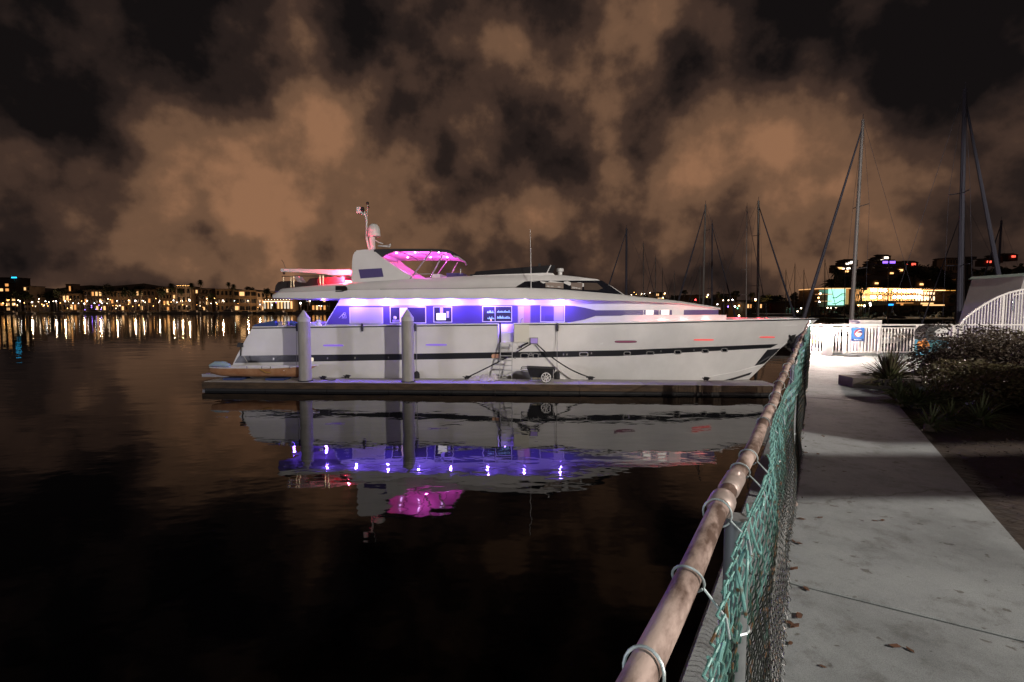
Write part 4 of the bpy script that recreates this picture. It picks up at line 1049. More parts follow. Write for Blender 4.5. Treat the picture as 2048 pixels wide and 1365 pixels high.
# bollard lamp
pb = PZ(1654, 707, G); pb = Vector((pb.x, YR - .42, 0)); pb.x = P(1656, 680, pb.y).x
bol = thing('bollard_lamp', 'glowing bollard lamp standing before the white railing at the path end', 'lamp', (pb.x, pb.y, G - .0))
hb = P(1656, 662, pb.y).z - G
MB().box((0, 0, hb / 2), (.20, .20, hb)).build('post', mat('grey_bollard_paint', (.33, .32, .32), .5, var=.15), bol)
MB().lathe((0, 0, hb), [(.085, 0), (.095, .05), (.095, .12), (.085, .16)], 16).build('lens', emit('bollard_lens', (1, .80, .71), 60), bol, smooth=True)
MB().lathe((0, 0, hb + .162), [(.12, 0), (.12, .03), (.05, .05)], 16).build('cap', mat('grey_bollard_paint'), bol)
for (dx_, dy_, e_) in ((0, -.17, 420), (-.16, .0, 850)):
    lamp('bollard_light', 'POINT', (pb.x + dx_, pb.y + dy_, G + hb + .09), (1, .80, .71), e_, .05)
# pale locker behind the railing, yellow tag
lk_ = MB().box((0, 0, .66), (xr(1778) - xr(1734), .55, 1.32)).build('dock_locker', mat('pale_locker_paint', (.62, .58, .55), .5, var=.1), None); lk_.location = ((xr(1734) + xr(1778)) / 2, YR + .62, G - .2)
tag(lk_, 'tall pale storage locker standing just behind the white railing', 'locker')
yt = P(1626.5, 683, 19)
ys = thing('floodlit_sign', 'small bright yellow sign panel seen through the left railing pickets', 'sign', (yt.x, 19, -.2))
MB().box((0, 0, yt.z + .2), (.28, .04, .13)).build('panel', emit('yellow_glow', (.95, .9, .12), 1.1), ys)
MB().tube([(0, 0.03, 0), (0, .03, yt.z + .2)], .03, 6).build('pole', M_black, ys)

# hooded cart with blue body, and the crouching person
pc = PZ(1862, 708, G); pc = Vector((P(1862, 690, 15.4).x, 15.4, G))
ct = thing('hooded_cart', 'black hooded cart with pale panel and blue body beside the white railing', 'cart', pc)
w_ = .36
MB().box((0, 0, .36), (w_ * 1.9, .42, .36)).build('body', mat('blue_teal_paint', (.02, .11, .27), .5, var=.5, vscale=3, col2=(.05, .22, .24)), ct)
hp = [(-w_, -.2, .55), (-w_ * 1.05, -.2, .78), (-w_ * .7, -.2, .95), (-.05, -.2, 1.02), (w_ * .8, -.2, 1.0), (w_ * .95, -.2, .86), (w_ * .2, -.2, .84), (-w_ * .25, -.2, .70), (-w_ * .3, -.2, .55)]
MB().prism(hp, (0, .4, 0)).build('hood', M_black, ct)
MB().prism([(-.10, -.21, .80), (.08, -.21, .93), (.24, -.21, .93), (.34, -.21, .82), (.2, -.21, .74), (.05, -.21, .74)], (0, .03, 0)).build('side_panel', mat('pale_panel', (.6, .58, .56), .5), ct)
MB().box((.05, -.19, .60), (w_ * 1.7, .04, .10)).build('dark_band', M_black, ct)
MB().tube([(-.1, -.22, .665), (w_, -.22, .665)], .012, 6).build('trim', M_white, ct)
for x in (-.25, .25):
    MB().tube([(x, -.24, .11), (x, -.18, .11)], .11, 14).build('wheel', M_rubber, ct)
# ---- crouching figure
def skin(name, verts, edges, radii, m, parent, lv=2, root=0):
    me = bpy.data.meshes.new(name); me.from_pydata(verts, edges, []); me.materials.append(m)
    o = bpy.data.objects.new(name, me); COL.objects.link(o); o.parent = parent
    sk = o.modifiers.new('skin', 'SKIN'); sk.use_smooth_shade = True
    sv = me.skin_vertices[0].data
    for i, r in enumerate(radii): sv[i].radius = (r, r) if not isinstance(r, tuple) else r; sv[i].use_root = i == root
    if lv: s = o.modifiers.new('sub', 'SUBSURF'); s.levels = s.render_levels = lv
    return o
pp = Vector((P(1845, 700, 14.9).x, 14.9, G))
per = thing('person', 'small figure in an orange top crouching by the cart', 'person', pp, radians(25))
k = .62
def S(l): return [tuple(c * k for c in v) for v in l]
skinm = mat('skin', (.30, .16, .10), .6)
bodyv = S([(0, 0, .36), (.0, .02, .52), (.04, .03, .72), (.10, .03, .86), (.14, .03, .95), (.18, .03, 1.06),      # pelvis..head
  (.03, .16, .80), (.10, .24, .62), (.26, .16, .52), (.32, .10, .50), (.03, -.12, .80), (.10, -.20, .62), (.26, -.12, .52), (.32, -.07, .50),
  (.05, .10, .34), (.34, .14, .46), (.16, .14, .08), (.30, .15, .03), (.05, -.10, .34), (.34, -.14, .46), (.16, -.14, .08), (.30, -.15, .03)])
ed = [(0,1),(1,2),(2,3),(3,4),(4,5),(2,6),(6,7),(7,8),(8,9),(2,10),(10,11),(11,12),(12,13),(0,14),(14,15),(15,16),(16,17),(0,18),(18,19),(19,20),(20,21)]
rad = [r * k for r in [.16,.15,.16,.07,.09,.10,.07,.05,.035,.03,.07,.05,.035,.03,.10,.075,.05,.035,.10,.075,.05,.035]]
skin('body', bodyv, ed, rad, skinm, per)
skin('shirt', [bodyv[i] for i in (1, 2, 6, 7, 10, 11)] + [tuple(c * k for c in (0, 0, .42))], [(0,1),(1,2),(2,3),(1,4),(4,5),(6,0)], [r * k for r in (.17,.185,.095,.075,.095,.075,.17)], mat('orange_cloth', (.55, .19, .03), .8, var=.2), per, root=1)
skin('shorts', [bodyv[0], bodyv[14], bodyv[15], bodyv[18], bodyv[19]], [(0,1),(1,2),(0,3),(3,4)], [r * k for r in (.18,.12,.09,.12,.09)], mat('blue_cloth', (.08, .25, .35), .8), per)
MB().ball((.165 * k, .03 * k, 1.10 * k), .135 * k, 12, 8, (1, .95, 1)).build('hair', mat('dark_hair', (.012, .014, .02), .6), per, smooth=True)
MB().ball((-.02, .02, 1.0 * k), .08 * k, 8, 6, (1.5, .7, .6)).build('ponytail', mat('dark_hair'), per, smooth=True)
for s_ in (-.045, .045): MB().ball(((.165 + .115) * k, (.03 + s_) * k, 1.06 * k), .018 * k, 6, 5).build('eye', M_black, per)
MB().ball(((.165 + .12) * k, .03 * k, 1.035 * k), .022 * k, 6, 5).build('nose', skinm, per)
# hands with five fingers
for s_, iw in ((1, 9), (-1, 13)):
    w0 = Vector(bodyv[iw])
    for f in range(5):
        a_ = w0 + Vector((.005, (f - 2) * .009, -.002)); l = (.030, .036, .040, .036, .026)[f] if f else .024
        d_ = Vector((1, (f - 2) * .12, -.3)).normalized()
        MB().tube([a_, a_ + d_ * l * .5, a_ + d_ * l + Vector((0, 0, -.006))], [.006, .0055, .004], 6).build('finger', skinm, per, smooth=True)

# ================================================================== PLANTING
cb0 = PZ(1705, 775, G)
cz_ = P(1705, 756, cb0.y).z
curb = MB().prism([(cb0.x, cb0.y, cz_), (cb0.x + .02, cb0.y + .45, cz_), (cb0.x + 3.2, cb0.y + .05, cz_), (cb0.x + 3.1, cb0.y - .85, cz_), (cb0.x + .62, cb0.y - .42, cz_)], (0, 0, -(cz_ - G) - .06)).build('planter_curb', mat('shaded_curb', (.13, .105, .09), .9, var=.4, vscale=3), kind='structure')  # shade on the curb face put into a darker concrete colour
def blades(name, label, cat, loc, n, L, w, up, m, group=None, droop=1.0, seg=5):
    t = thing(name, label, cat, loc, 0, group); b_ = MB()
    for i in range(n):
        az = random.uniform(0, 2 * pi); el = radians(random.uniform(*up)); l = L * random.uniform(.65, 1.1); rows = []
        for s_ in range(seg + 1):
            f = s_ / seg; r = l * f * cos(el); z = l * f * sin(el) - droop * l * .55 * f * f * cos(el)
            ww = w * (1 - f) ** .7 * (1 if s_ else .7) + .001
            c = Vector((cos(az) * r, sin(az) * r, max(z, .0) + .03)); sd = Vector((-sin(az), cos(az), 0)) * ww
            rows.append([c - sd, c + Vector((0, 0, -ww * .5)), c + sd])
        b_.grid(rows)
    b_.build('leaves', m, t, recalc=False, kind='stuff')
    MB().lathe((0, 0, -.03), [(.07, 0), (.06, .12), (.03, .2)], 8).build('stem', M_trunk, t)
    return t
zc = cz_
pS = P(1795, 752, cb0.y - .3); blades('spiky_plant', 'dark spiky rosette plant standing on the planter curb before the bright pavement', 'plant', (pS.x, cb0.y - .1, zc - .12), 340, .74, .026, (4, 88), M_leafr)
pS = P(1768, 752, cb0.y + .2); blades('spiky_plant', 'smaller spiky plant leaning left over the curb edge', 'plant', (pS.x + .12, cb0.y + .1, zc - .1), 90, .55, .022, (4, 60), M_leafr)
for (px, py, L, lab, n) in ((1835, 815, .55, 'green strap leaved clump at the bed edge by the path', 110), (1800, 812, .40, 'low grassy clump nearest the path edge, tips over the concrete', 80), (1880, 812, .5, 'green strap leaved clump below the big dark shrub', 90), (1900, 850, .45, 'loose strap leaved clump in the near bed', 60), (1850, 770, .5, 'clump of arching blades beside the planter curb', 90), (1795, 790, .42, 'low spreading clump in the bed corner behind the path edge', 90), (1860, 860, .4, 'short spreading clump in the near bed closest to the path', 70), (1960, 850, .5, 'wide spreading clump below the right shrubs', 90), (1925, 800, .45, 'strap leaved clump hiding the foot of the dark shrubs', 90)):
    p = PZ(px, py, G); blades('strap_leaf_plant', lab, 'plant', (p.x, p.y, G), n, L, .016, (12, 75), M_leafm)
def shrub(label, loc, size, n, m, leaf=.035, tips=None):
    t = thing('shrub', label, 'shrub', loc); b_ = MB(); br = MB()
    lobes = [(Vector((random.uniform(-.6, .6), random.uniform(-.6, .6), random.uniform(.25, .75))), random.uniform(.35, .55)) for _ in range(9)] + [(Vector((0, 0, .45)), .7)]
    for i in range(n):
        c, r = random.choice(lobes); d = Vector((random.gauss(0, 1), random.gauss(0, 1), random.gauss(0, 1))).normalized() * r * random.uniform(.55, 1.02) ** .5
        q = c + d; p = Vector((q.x * size[0], q.y * size[1], max(.02, q.z * size[2])))
        s_ = leaf * random.uniform(.6, 1.3); a = Vector((random.gauss(0, 1), random.gauss(0, 1), random.gauss(0, .7))).normalized(); bb = a.orthogonal().normalized()
        b_.poly([p - a * s_, p + bb * s_ * .4, p + a * s_, p - bb * s_ * .4])
    b_.build('foliage', m, t, recalc=False, kind='stuff')
    for i in range(12):
        a = random.uniform(0, 6.28); r = random.uniform(.1, .5); br.tube([(0, 0, 0), (cos(a) * r * size[0] * .5, sin(a) * r * size[1] * .5, size[2] * .3), (cos(a) * r * size[0], sin(a) * r * size[1], size[2] * random.uniform(.5, .85))], [.02, .012, .004], 5)
    br.build('stem', M_trunk, t, kind='stuff')
    return t
M_sh1 = mat('shrub_leaf', (.040, .028, .015), .5, var=.6, vscale=14, col2=(.022, .013, .009)); M_sh2 = mat('shrub_leaf_light', (.055, .052, .018), .45, var=.5, vscale=10, col2=(.035, .020, .011))
for (px, Y, wx, h, lab, m_) in ((1925, 10.2, .75, .98, 'dark rounded shrub right behind the spiky plant, reaching the railing sign height', M_sh1), (1985, 9.6, 1.0, 1.42, 'tall dark shrub under the arched screen', M_sh1),
     (2075, 8.6, 1.1, 1.40, 'dark shrub at the right picture edge', M_sh1), (1960, 8.3, .8, .85, 'dense low shrub in front of the tall dark shrub', M_sh2), (2050, 7.2, .8, .8, 'near shrub cut by the right picture edge', M_sh2), (1922, 12.6, .7, .62, 'low shrub below the hooded cart', M_sh1), (1970, 12.4, 1.3, 1.28, 'far shrub against the arched screen', M_sh2)):
    p = P(px, 700, Y); shrub(lab, (p.x, Y, G - .05), (wx * 1.15, wx, h * .74), 8500, m_)
# ground litter and small things in the bed
ch = MB()
for i in range(5000):
    t_ = random.uniform(.5, 10); s_ = SR + .05 + abs(random.gauss(0, 2.0)); p = W(t_, s_, G + .02 + .03 * min(1, (s_ - SR) / .6))
    k_ = random.uniform(.008, .03); a = [Vector((random.uniform(-1, 1), random.uniform(-1, 1), random.uniform(-.4, .7))) * k_ for _ in range(3)]; ch.poly([p + q for q in a])
tag(ch.build('bark_mulch', mat('mulch', (.035, .022, .015), .95, var=.6, vscale=20), recalc=False, kind='stuff'), 'bark chips and dry leaves covering the planting bed', 'mulch')
for (px, py, l, lab) in ((1955, 808, .34, 'pale plastic pipe piece lying in the bed'), (1990, 806, .16, 'short white pipe elbow lying in the bed')):
    p = PZ(px, py, G + .05); o = MB().tube([(-l / 2, 0, 0), (0, .02, .02), (l / 2, 0, 0)], .02, 8).build('pipe_piece', mat('pale_pipe', (.45, .47, .45), .5), smooth=True); o.location = p; tag(o, lab, 'pipe')
for (px, py, r, lab) in ((1835, 745, .10, 'pale rounded stone beside the spiky plant'), (1838, 775, .13, 'grey rock at the end of the curb')):
    p = PZ(px, py, G + .1); o = MB().ball((0, 0, 0), r, 10, 7, (1.3, 1, .6)).build('garden_stone', M_conc, smooth=True); o.location = p; tag(o, lab, 'stone')

# unseen screen, added to throw shadow bands across the path; then lamp posts
cab = mat('shadow_screen_green', (.08, .12, .09), .5)
scr = thing('shadow_screen', 'unseen tall screen on posts, added to cast shadow bands on the path', 'fence', (7.9, -1, G - .05))
for x in (4.6, 9.6): MB().box((x, .06, 3.05), (.08, .06, 6.1)).build('post', cab, scr)
MB().box((5.05, 0, 4.24 + .05), (10.1, .05, .62)).build('board', cab, scr); MB().box((6.3, 0, 5.40 + .05), (7.6, .05, 1.26)).build('board', cab, scr)
pl = thing('floodlight_mast', 'tall steel floodlight mast at the back of the quay', 'lamp post', (QUAY.x + .6, QUAY.y - .6, G - .1))
MB().tube([(0, 0, 0), (0, 0, QUAY.z - G)], [.14, .08], 12).build('pole', M_galv, pl); MB().box((-.2, .2, QUAY.z - G + .25), (.8, .8, .2)).build('lamp_head', M_black, pl)
pl = thing('path_lamp', 'slim path lamp post on the quay behind the viewpoint', 'lamp post', (NEARL.x + 3.6, NEARL.y - 1.6, G))
MB().tube([(0, 0, 0), (0, 0, NEARL.z - G + .3), (-3.6, 1.6, NEARL.z - G + .3)], .05, 8).build('pole', M_galv, pl); MB().lathe((-3.6, 1.6, NEARL.z - G + .16), [(.2, 0), (.1, .1)], 12).build('lamp_head', M_black, pl)

# ================================================================== ON THE DOCK
# rowing skiff
sk = thing('skiff', 'tan rowing skiff resting on the dock by the yacht stern', 'boat', onDock(532, .92), -PHI)
Ls = (645 - 428) / 1000 * 24.4; rows = []; rin = []
for i in range(21):
    f = i / 20; x = -Ls / 2 + Ls * f
    hw = .50 * (1 - max(0, (f - .55) / .45) ** 2.2) * (1 - .45 * max(0, (.15 - f) / .15) ** 1.5) + .004
    sh = .62 + .10 * max(0, f - .6) ** 1 * 2.2 - .02 * (1 - f); ke = .13 + .50 * max(0, (f - .86) / .14) ** 1.4 + .12 * max(0, (.12 - f) / .12)
    r = [(x, -hw, sh), (x - .12 * f, -hw * .93, ke + (sh - ke) * .45), (x - .2 * f, -hw * .62, ke + .06), (x - .22 * f, 0, ke), (x - .2 * f, hw * .62, ke + .06), (x - .12 * f, hw * .93, ke + (sh - ke) * .45), (x, hw, sh)]
    rows.append(r); rin.append([(p[0], p[1] * .93, p[2] + (.03 if 0 < j < 6 else -.0)) for j, p in enumerate(r)])
hm = MB().grid(rows); hm.poly(rows[0]); hm.build('hull', mat('tan_hull_paint', (.46, .25, .13), .5, var=.35, vscale=3, col2=(.36, .16, .07)), sk, smooth=True)
MB().grid(rin).build('inner_hull', M_white, sk, smooth=True)
for s_ in (0, 6):
    MB().tube([Vector(r[s_]) + Vector((0, 0, .01)) for r in rows], .028, 6).build('gunwale', M_white, sk)
for f in (.3, .5, .7): MB().box((-Ls / 2 + Ls * f, 0, .50), (.22, .86, .03)).build('thwart', M_white, sk)
MB().tube([(-Ls / 2 - .2, 0, .66), (-Ls / 2 + .1, 0, .75), (-Ls / 2 + .6, 0, .74), (-Ls / 2 + .85, 0, .66)], [.05, .14, .15, .08], 8).build('stern_cover', mat('pale_blue_cover', (.30, .42, .45), .6), sk, smooth=True)
M_bunk = mat('navy_bunk', (.03, .05, .16), .8)
for f in (.22, .62): MB().box((-Ls / 2 + Ls * f, 0, .055), (.9, .8, .10)).build('bunk', M_bunk, sk)
for f in (.38, .52, .60, .78): 
    x = -Ls / 2 + Ls * f; MB().tube([(x, -.52, .60), (x, -.52, .70)], .014, 5).build('rowlock', M_black, sk)
MB().tube([(-Ls / 2 + Ls * .50, -.54, .58), (-Ls / 2 + Ls * .56, -.55, .42), (-Ls / 2 + Ls * .60, -.50, .40)], .03, 6).build('rubber_loop', mat('amber_rubber', (.4, .22, .05), .6), sk)
# dock cart
pcart = onDock(1088, .80)
dc = thing('dock_cart', 'black dock cart with large spoked wheels standing beside the boarding steps', 'cart', pcart, -PHI)
m = .0238
def cxy(px, py): return ((px - 1088) * m, (765 - py) * m)
tubo = [cxy(1053.5, 737), cxy(1109, 738.5), cxy(1108, 757), cxy(1061, 756), cxy(1056, 748)]
b_ = MB(); top = [(-.82, .70), (.50, .66)]; 
for (wy, in_) in ((.36, 0),):
    o8 = [(-.82, -wy, .70), (.52, -wy, .65), (.52, wy, .65), (-.82, wy, .70)]; l8 = [(-.66, -wy * .8, .26), (.42, -wy * .8, .22), (.42, wy * .8, .22), (-.66, wy * .8, .26)]
    n = len(b_.v); b_.v += o8 + l8 + [(p[0] * .95, p[1] * .9, p[2]) for p in o8] + [(p[0] * .95, p[1] * .9, p[2] + .04) for p in l8]
    for i in range(4):
        j = (i + 1) % 4; b_.f += [(n + i, n + j, n + 4 + j, n + 4 + i), (n + 8 + i, n + 8 + j, n + 12 + j, n + 12 + i), (n + i, n + j, n + 8 + j, n + 8 + i)]
    b_.f += [(n + 4, n + 5, n + 6, n + 7), (n + 12, n + 13, n + 14, n + 15)]
b_.build('tub', mat('black_tub', (.016, .016, .018), .45), dc)
MB().tube([(-.82, -.36, .70), (.52, -.36, .655), (.52, .36, .655), (-.82, .36, .70)], .022, 6, closed=True).build('rim', M_black, dc)
MB().tube([(-.80, -.30, .68), (-1.06, -.26, .68), (-1.10, -.24, .60), (-1.08, -.2, .56), (-.78, -.2, .56)], .018, 6).build('handle', M_black, dc)
MB().tube([(-.80, .30, .68), (-1.06, .26, .68), (-1.10, .0, .64), (-1.06, -.26, .68)], .018, 6).build('handle', M_black, dc)
for y in (-.46, .46):
    wv = thing; wy = y
    ty_ = MB().tube([(.09 + .245 * cos(q * pi / 14), y, .265 + .245 * sin(q * pi / 14)) for q in range(28)], .022, 8, closed=True).build('wheel', M_rubber, dc, smooth=True)
    MB().tube([(.09 + .215 * cos(q * pi / 14), y - .005, .265 + .215 * sin(q * pi / 14)) for q in range(28)], .022, 8, closed=True).build('rim', M_white, ty_, smooth=True)
    for q in range(8):
        a_ = q * pi / 4 + .2; MB().tube([(.09 + .03 * cos(a_), y - .01, .265 + .03 * sin(a_)), (.09 + .21 * cos(a_), y - .01, .265 + .21 * sin(a_))], [.02, .017], 5).build('spoke', M_white, ty_)
    MB().tube([(.09, y - .035, .265), (.09, y + .02, .265)], .04, 10).build('hub', M_steel, ty_)
MB().tube([(.09, -.46, .265), (.09, .46, .265)], .016, 6).build('axle', M_galv, dc)
MB().tube([(-.62, -.24, .27), (-.60, -.24, .10), (-.1, -.24, .12), (.09, -.28, .26)], .016, 6).build('leg', M_galv, dc)
MB().tube([(-.62, .24, .27), (-.60, .24, .10), (-.1, .24, .12), (.09, .28, .26)], .016, 6).build('leg', M_galv, dc)
MB().box((-.25, 0, .19), (.6, .4, .05)).build('under_tray', mat('pale_tray', (.4, .36, .25), .6), dc)
MB().tube([(.44, -.35, .62), (.42, -.34, .28)], .012, 5).build('corner_strap', M_white, dc)
# boarding steps
pl0 = onDock(1011.5, 1.10); zl = Q(1011, 685, 0).z
lad = thing('boarding_steps', 'aluminium boarding ladder from the dock up to the yacht gate', 'ladder', pl0, -PHI)
hw = .295; hh = zl - DZ
bo, tpv = -.15, .62
def lp_(z): return bo + (tpv - bo) * z / hh
for s_ in (-hw, hw):
    MB().prism([(s_ - .018, lp_(0) - .04, 0), (s_ - .018, lp_(0) + .04, 0), (s_ - .018, lp_(hh) + .04, hh), (s_ - .018, lp_(hh) - .04, hh)], (.036, 0, 0)).build('side_rail', M_alu, lad)
ns = 8
for i in range(ns):
    z = .04 + hh * i / ns + .0; MB().box((0, lp_(z), z), (2 * hw - .04, .12 if i else .2, .03)).build('step', M_alu, lad)
MB().tube([(-hw, lp_(hh * .72), hh * .72), (0, lp_(hh * .68) - .02, hh * .68), (hw, lp_(hh * .72), hh * .72)], .015, 5).build('brace_rope', M_rope, lad)
pt = Q(1000.5, 645, -.12); pbm = Q(1000.5, 721, -.12)
o = MB().tube([(0, 0, 0), (0, 0, pt.z - pbm.z)], .045, 10).build('boarding_pole', M_black, yacht, smooth=True); o.location = pbm
# laundry heap
tw = thing('towel_heap', 'crumpled pale towels heaped on the dock beside the boarding ladder', 'towels', onDock(970, 1.15), -PHI)
for (x, y, rr, hh_, nm) in ((-.45, 0, .34, .16, 'towel'), (.0, .05, .36, .24, 'towel'), (.42, -.03, .32, .26, 'towel'), (.12, -.16, .3, .13, 'towel')):
    rows = []
    for i in range(16):
        r = []
        for j in range(16):
            u_, v_ = i / 15 * 2 - 1, j / 15 * 2 - 1; d_ = min(1, sqrt(u_ * u_ + v_ * v_))
            z = hh_ * (1 - d_ ** 2) + .05 * abs(sin(u_ * 7 + v_ * 4 + x * 9)) * (1 - d_ * .6) + .03 * sin(v_ * 13 + u_ * 3)
            r.append((x + u_ * rr * 1.15, y + v_ * rr * .8, max(.008, z)))
        rows.append(r)
    MB().grid(rows).build(nm, mat('towel_cloth', (.62, .58, .60), .95, var=.3, vscale=9, bump=.006, bscale=50), tw, smooth=True)
# cleats, ropes, fenders
def cleat(px, v, label, big=1):
    t = thing('dock_cleat', label, 'cleat', onDock(px, v), -PHI)
    MB().tube([(-.2 * big, 0, .13), (-.08, 0, .11), (.08, 0, .11), (.2 * big, 0, .13)], [.018, .03, .03, .018], 8).build('horn', M_black, t, smooth=True)
    for s_ in (-.07, .07): MB().tube([(s_, 0, 0), (s_, 0, .11)], .025, 8).build('foot', M_black, t)
    MB().tube([(.10 * cos(q * .7) * (1 + .02 * q), .06 * sin(q * .7), .03 + .006 * q) for q in range(22)], .028, 6).build('rope_turns', M_rope, t)
    return t
cleat(934, 1.42, 'cleat wound with dark rope beside the towels', 1.1); cleat(1181, 1.48, 'cleat wound with dark rope right of the dock cart', 1.1); cleat(694, 1.5, 'cleat between the two grey pilings'); cleat(1412, 1.5, 'cleat near the yacht bow'); cleat(646, 1.0, 'cleat with a hose right of the left piling')
def wline(pts, r, name, label, cat='rope', m=M_rope, sag_=0, n=16):
    out = []
    if len(pts) == 2:
        for i in range(n + 1):
            f = i / n; p = Vector(pts[0]).lerp(Vector(pts[1]), f); p.z -= sag_ * 4 * f * (1 - f); out.append(p)
    else: out = pts
    o0 = Vector(out[0]); o = MB().tube([Vector(p) - o0 for p in out], r, 7).build(name, m, smooth=True); o.location = o0; tag(o, label, cat); return o
def YW(p): return yO + E2 * p.x + N2 * p.y + Vector((0, 0, p.z))
wline([YW(Q(1062, 688, -.12)), onDock(938, 1.42, DZ + .14)], .032, 'mooring_rope', 'dark mooring rope from the yacht side hatch down left to the cleat by the towels', sag_=.05)
wline([YW(Q(1056, 686, -.12)), YW(Q(1044, 692, -.2)), YW(Q(1041, 696, -.25))], .05, 'spring_rope', 'thick dark rope end hanging left of the side hatch')
wline([YW(Q(1073, 688, -.12)), onDock(1178, 1.48, DZ + .14)], .032, 'mooring_rope', 'dark mooring rope from the yacht side hatch down right to the cleat past the cart', sag_=.22)
ho = [onDock(646, .95, DZ + .02)] + [onDock(650 + i * 3, .9 - .25 * sin(i * .4), DZ + .02) for i in range(8)]
wline(ho, .02, 'water_hose', 'black hose lying on the dock right of the left piling', 'hose')
for (px, x0_, x1_, lab) in ((833.5, 829, 838, 'black round topped fender beside the right grey piling'), (1114, 1108.5, 1119.5, 'black round topped fender right of the dock cart'), (593.5, 590, 598, 'black fender hanging behind the left grey piling')):
    ptp, pbo = Q(px, 743.5, -.17), Q(px, 760, -.17); q = YW(pbo)
    f_ = thing('fender', lab, 'fender', q, -PHI, 'fenders along the yacht side'); rr = .15; hh = ptp.z - pbo.z
    MB().lathe((0, 0, 0), [(rr * .6, -.15), (rr, -.05), (rr, hh - .14), (rr * .85, hh - .06), (rr * .5, hh - .01), (.03, hh + .02)], 16).build('fender_body', M_rubber, f_, smooth=True)
    zs = YW(Q(px, 649, 0)).z - q.z
    MB().tube([(0, 0, hh), (0, .04, hh + .5), (0, .10, zs)], .014, 5).build('fender_rope', mat('grey_rope', (.25, .24, .24), .8), f_)
for px in (724.5, 830.5, 1115, 594):
    p = Q(px, 655, -.07); o = MB().tube([p + Vector((0, 0, .2)), p, p - Vector((0, -.0, .2))], [.05, .07, .05], 8).build('fender_hook', M_black, yacht, smooth=True)

pl = thing('fill_lamp_post', 'added lamp post for the soft fill light, left of the viewpoint', 'lamp post', (-60, -24.8, 0))  # unseen post added to carry the fill beam
MB().tube([(0, 0, -1), (0, 0, 5.6)], .12, 8).build('pole', M_galv, pl); MB().box((0, .3, 8.0), (5, .3, .2)).build('lamp_head', M_black, pl)
# ================================================================== SAILBOATS
M_alum = mat('mast_alloy', (.16, .15, .14), .5, .4)
M_mastp = mat('pale_mast', (.40, .37, .36), .5)
M_hullw = mat('far_white_hull', (.42, .40, .38), .4, var=.15)
M_dkh = mat('far_dark_hull', (.03, .03, .04), .4)
M_cov = mat('sail_cover', (.05, .05, .07), .8)
def boathull(L, B, fr, m=30, stem=.18):
    rows = []
    for i in range(17):
        f = i / 16; x = -L / 2 + L * f; hw = B / 2 * (1 - max(0, (f - .45) / .55) ** 2.0) * (1 - .25 * (max(0, .3 - f) / .3) ** 2) + .01
        z = fr * (1 + .25 * f ** 2)
        rows.append([(x, -hw, z), (x - L * stem * .5 * f ** 3, -hw * .9, z * .4), (x - L * stem * f ** 3, -hw * .55, -.25), (x - L * stem * f ** 3, hw * .55, -.25), (x - L * stem * .5 * f ** 3, hw * .9, z * .4), (x, hw, z)])
    return rows
def sailboat(label, px, Y, ytop, heading, L=11, lean=0, fore=None, back=False, spreads=(.45, .72), mm=None, hull_m=None, mr=.085, yb=None, furl=.09, pxb=None):
    mr *= 1.35; furl *= 1.4
    base = P(pxb or px, 618, Y); tp0 = P(px, ytop, Y); zt = tp0.z; ln = (tp0.x - base.x) * (1 if abs(heading) < 90 else -1) * (0 if heading == 90 else 1)
    t = thing('sailboat', label, 'sailboat', (base.x - .4 * (1 if abs(heading) < 90 else -1) * (0 if heading == 90 else 1), Y, 0), radians(heading), 'sailboats moored beyond the quay'); mm = mm or M_alum; hull_m = hull_m or M_hullw
    rows = [[(p[0] - L * .06, p[1], p[2]) for p in r] for r in boathull(L, L * .3, L * .09)]
    h = MB().grid(rows); h.poly(rows[0]); h.build('hull', hull_m, t, smooth=True)
    MB().grid([[r[0], (r[0][0], 0, r[0][2] + .06), r[-1]] for r in rows]).build('deck', M_hullw, t)
    fz = L * .09
    MB().box((-L * .04, 0, fz + .28), (L * .32, L * .17, .5), taper=.8).build('cabin', M_hullw, t)
    top = Vector((ln, 0, zt))
    MB().tube([(.4, 0, fz), (top.x + .4, top.y, zt)], [mr, mr * .62], 8).build('mast', mm, t, smooth=True)
    MB().tube([(.4, 0, fz + 1.6), (-L * .36, 0, fz + 1.5)], .07, 8).build('boom', mm, t)
    MB().tube([(.25, 0, fz + 1.75), (-L * .15, 0, fz + 1.8), (-L * .34, 0, fz + 1.62)], [.22, .18, .09], 8).build('sail_cover', M_cov, t, smooth=True)
    st = MB().tube([(L * .44, 0, fz * 1.25), (top.x + .42, top.y, zt * .97)], [furl, furl * .35], 7).build('furled_jib', M_cov, t, smooth=True)
    MB().tube([(-L * .54, 0, fz), (top.x + .38, top.y, zt)], .012, 4).build('backstay', M_cov, t)
    for s_ in spreads:
        z = fz + (zt - fz) * s_; w = L * .085 * (1.25 - s_ * .5)
        xo = ln * (z - fz) / (zt - fz); MB().tube([(xo + .2, -w, z + .05), (xo + .4, 0, z), (xo + .2, w, z + .05)], .03, 5).build('spreader', mm, t)
    w = L * .13
    for q in (-1, 1):
        MB().tube([(.3, q * w, fz), (.2 + ln * spreads[-1], q * L * .085, fz + (zt - fz) * spreads[-1]), (top.x + .4, top.y, zt)], .010, 4).build('shroud', M_cov, t)
    MB().tube([(top.x + .4, top.y, zt), (top.x + .4, top.y, zt + .4)], .02, 4).build('mast_light', M_cov, t)
    return t
sailboat('sailboat with plain black mast just beyond the yacht pilothouse', 1253, 62, 457, 180, 10, mr=.13, mm=M_cov, spreads=(.5,))
sailboat('sailboat with pale mast and steep furled jib right of the low black mast', 1411, 56, 409, 180, 9.5, pxb=1406, mr=.10, spreads=(.55, .8))
sailboat('sailboat with slim dark mast beside the pale mast', 1424.5, 60, 447, 0, 8.5, mr=.085, mm=M_cov, spreads=(.42,), furl=.07)
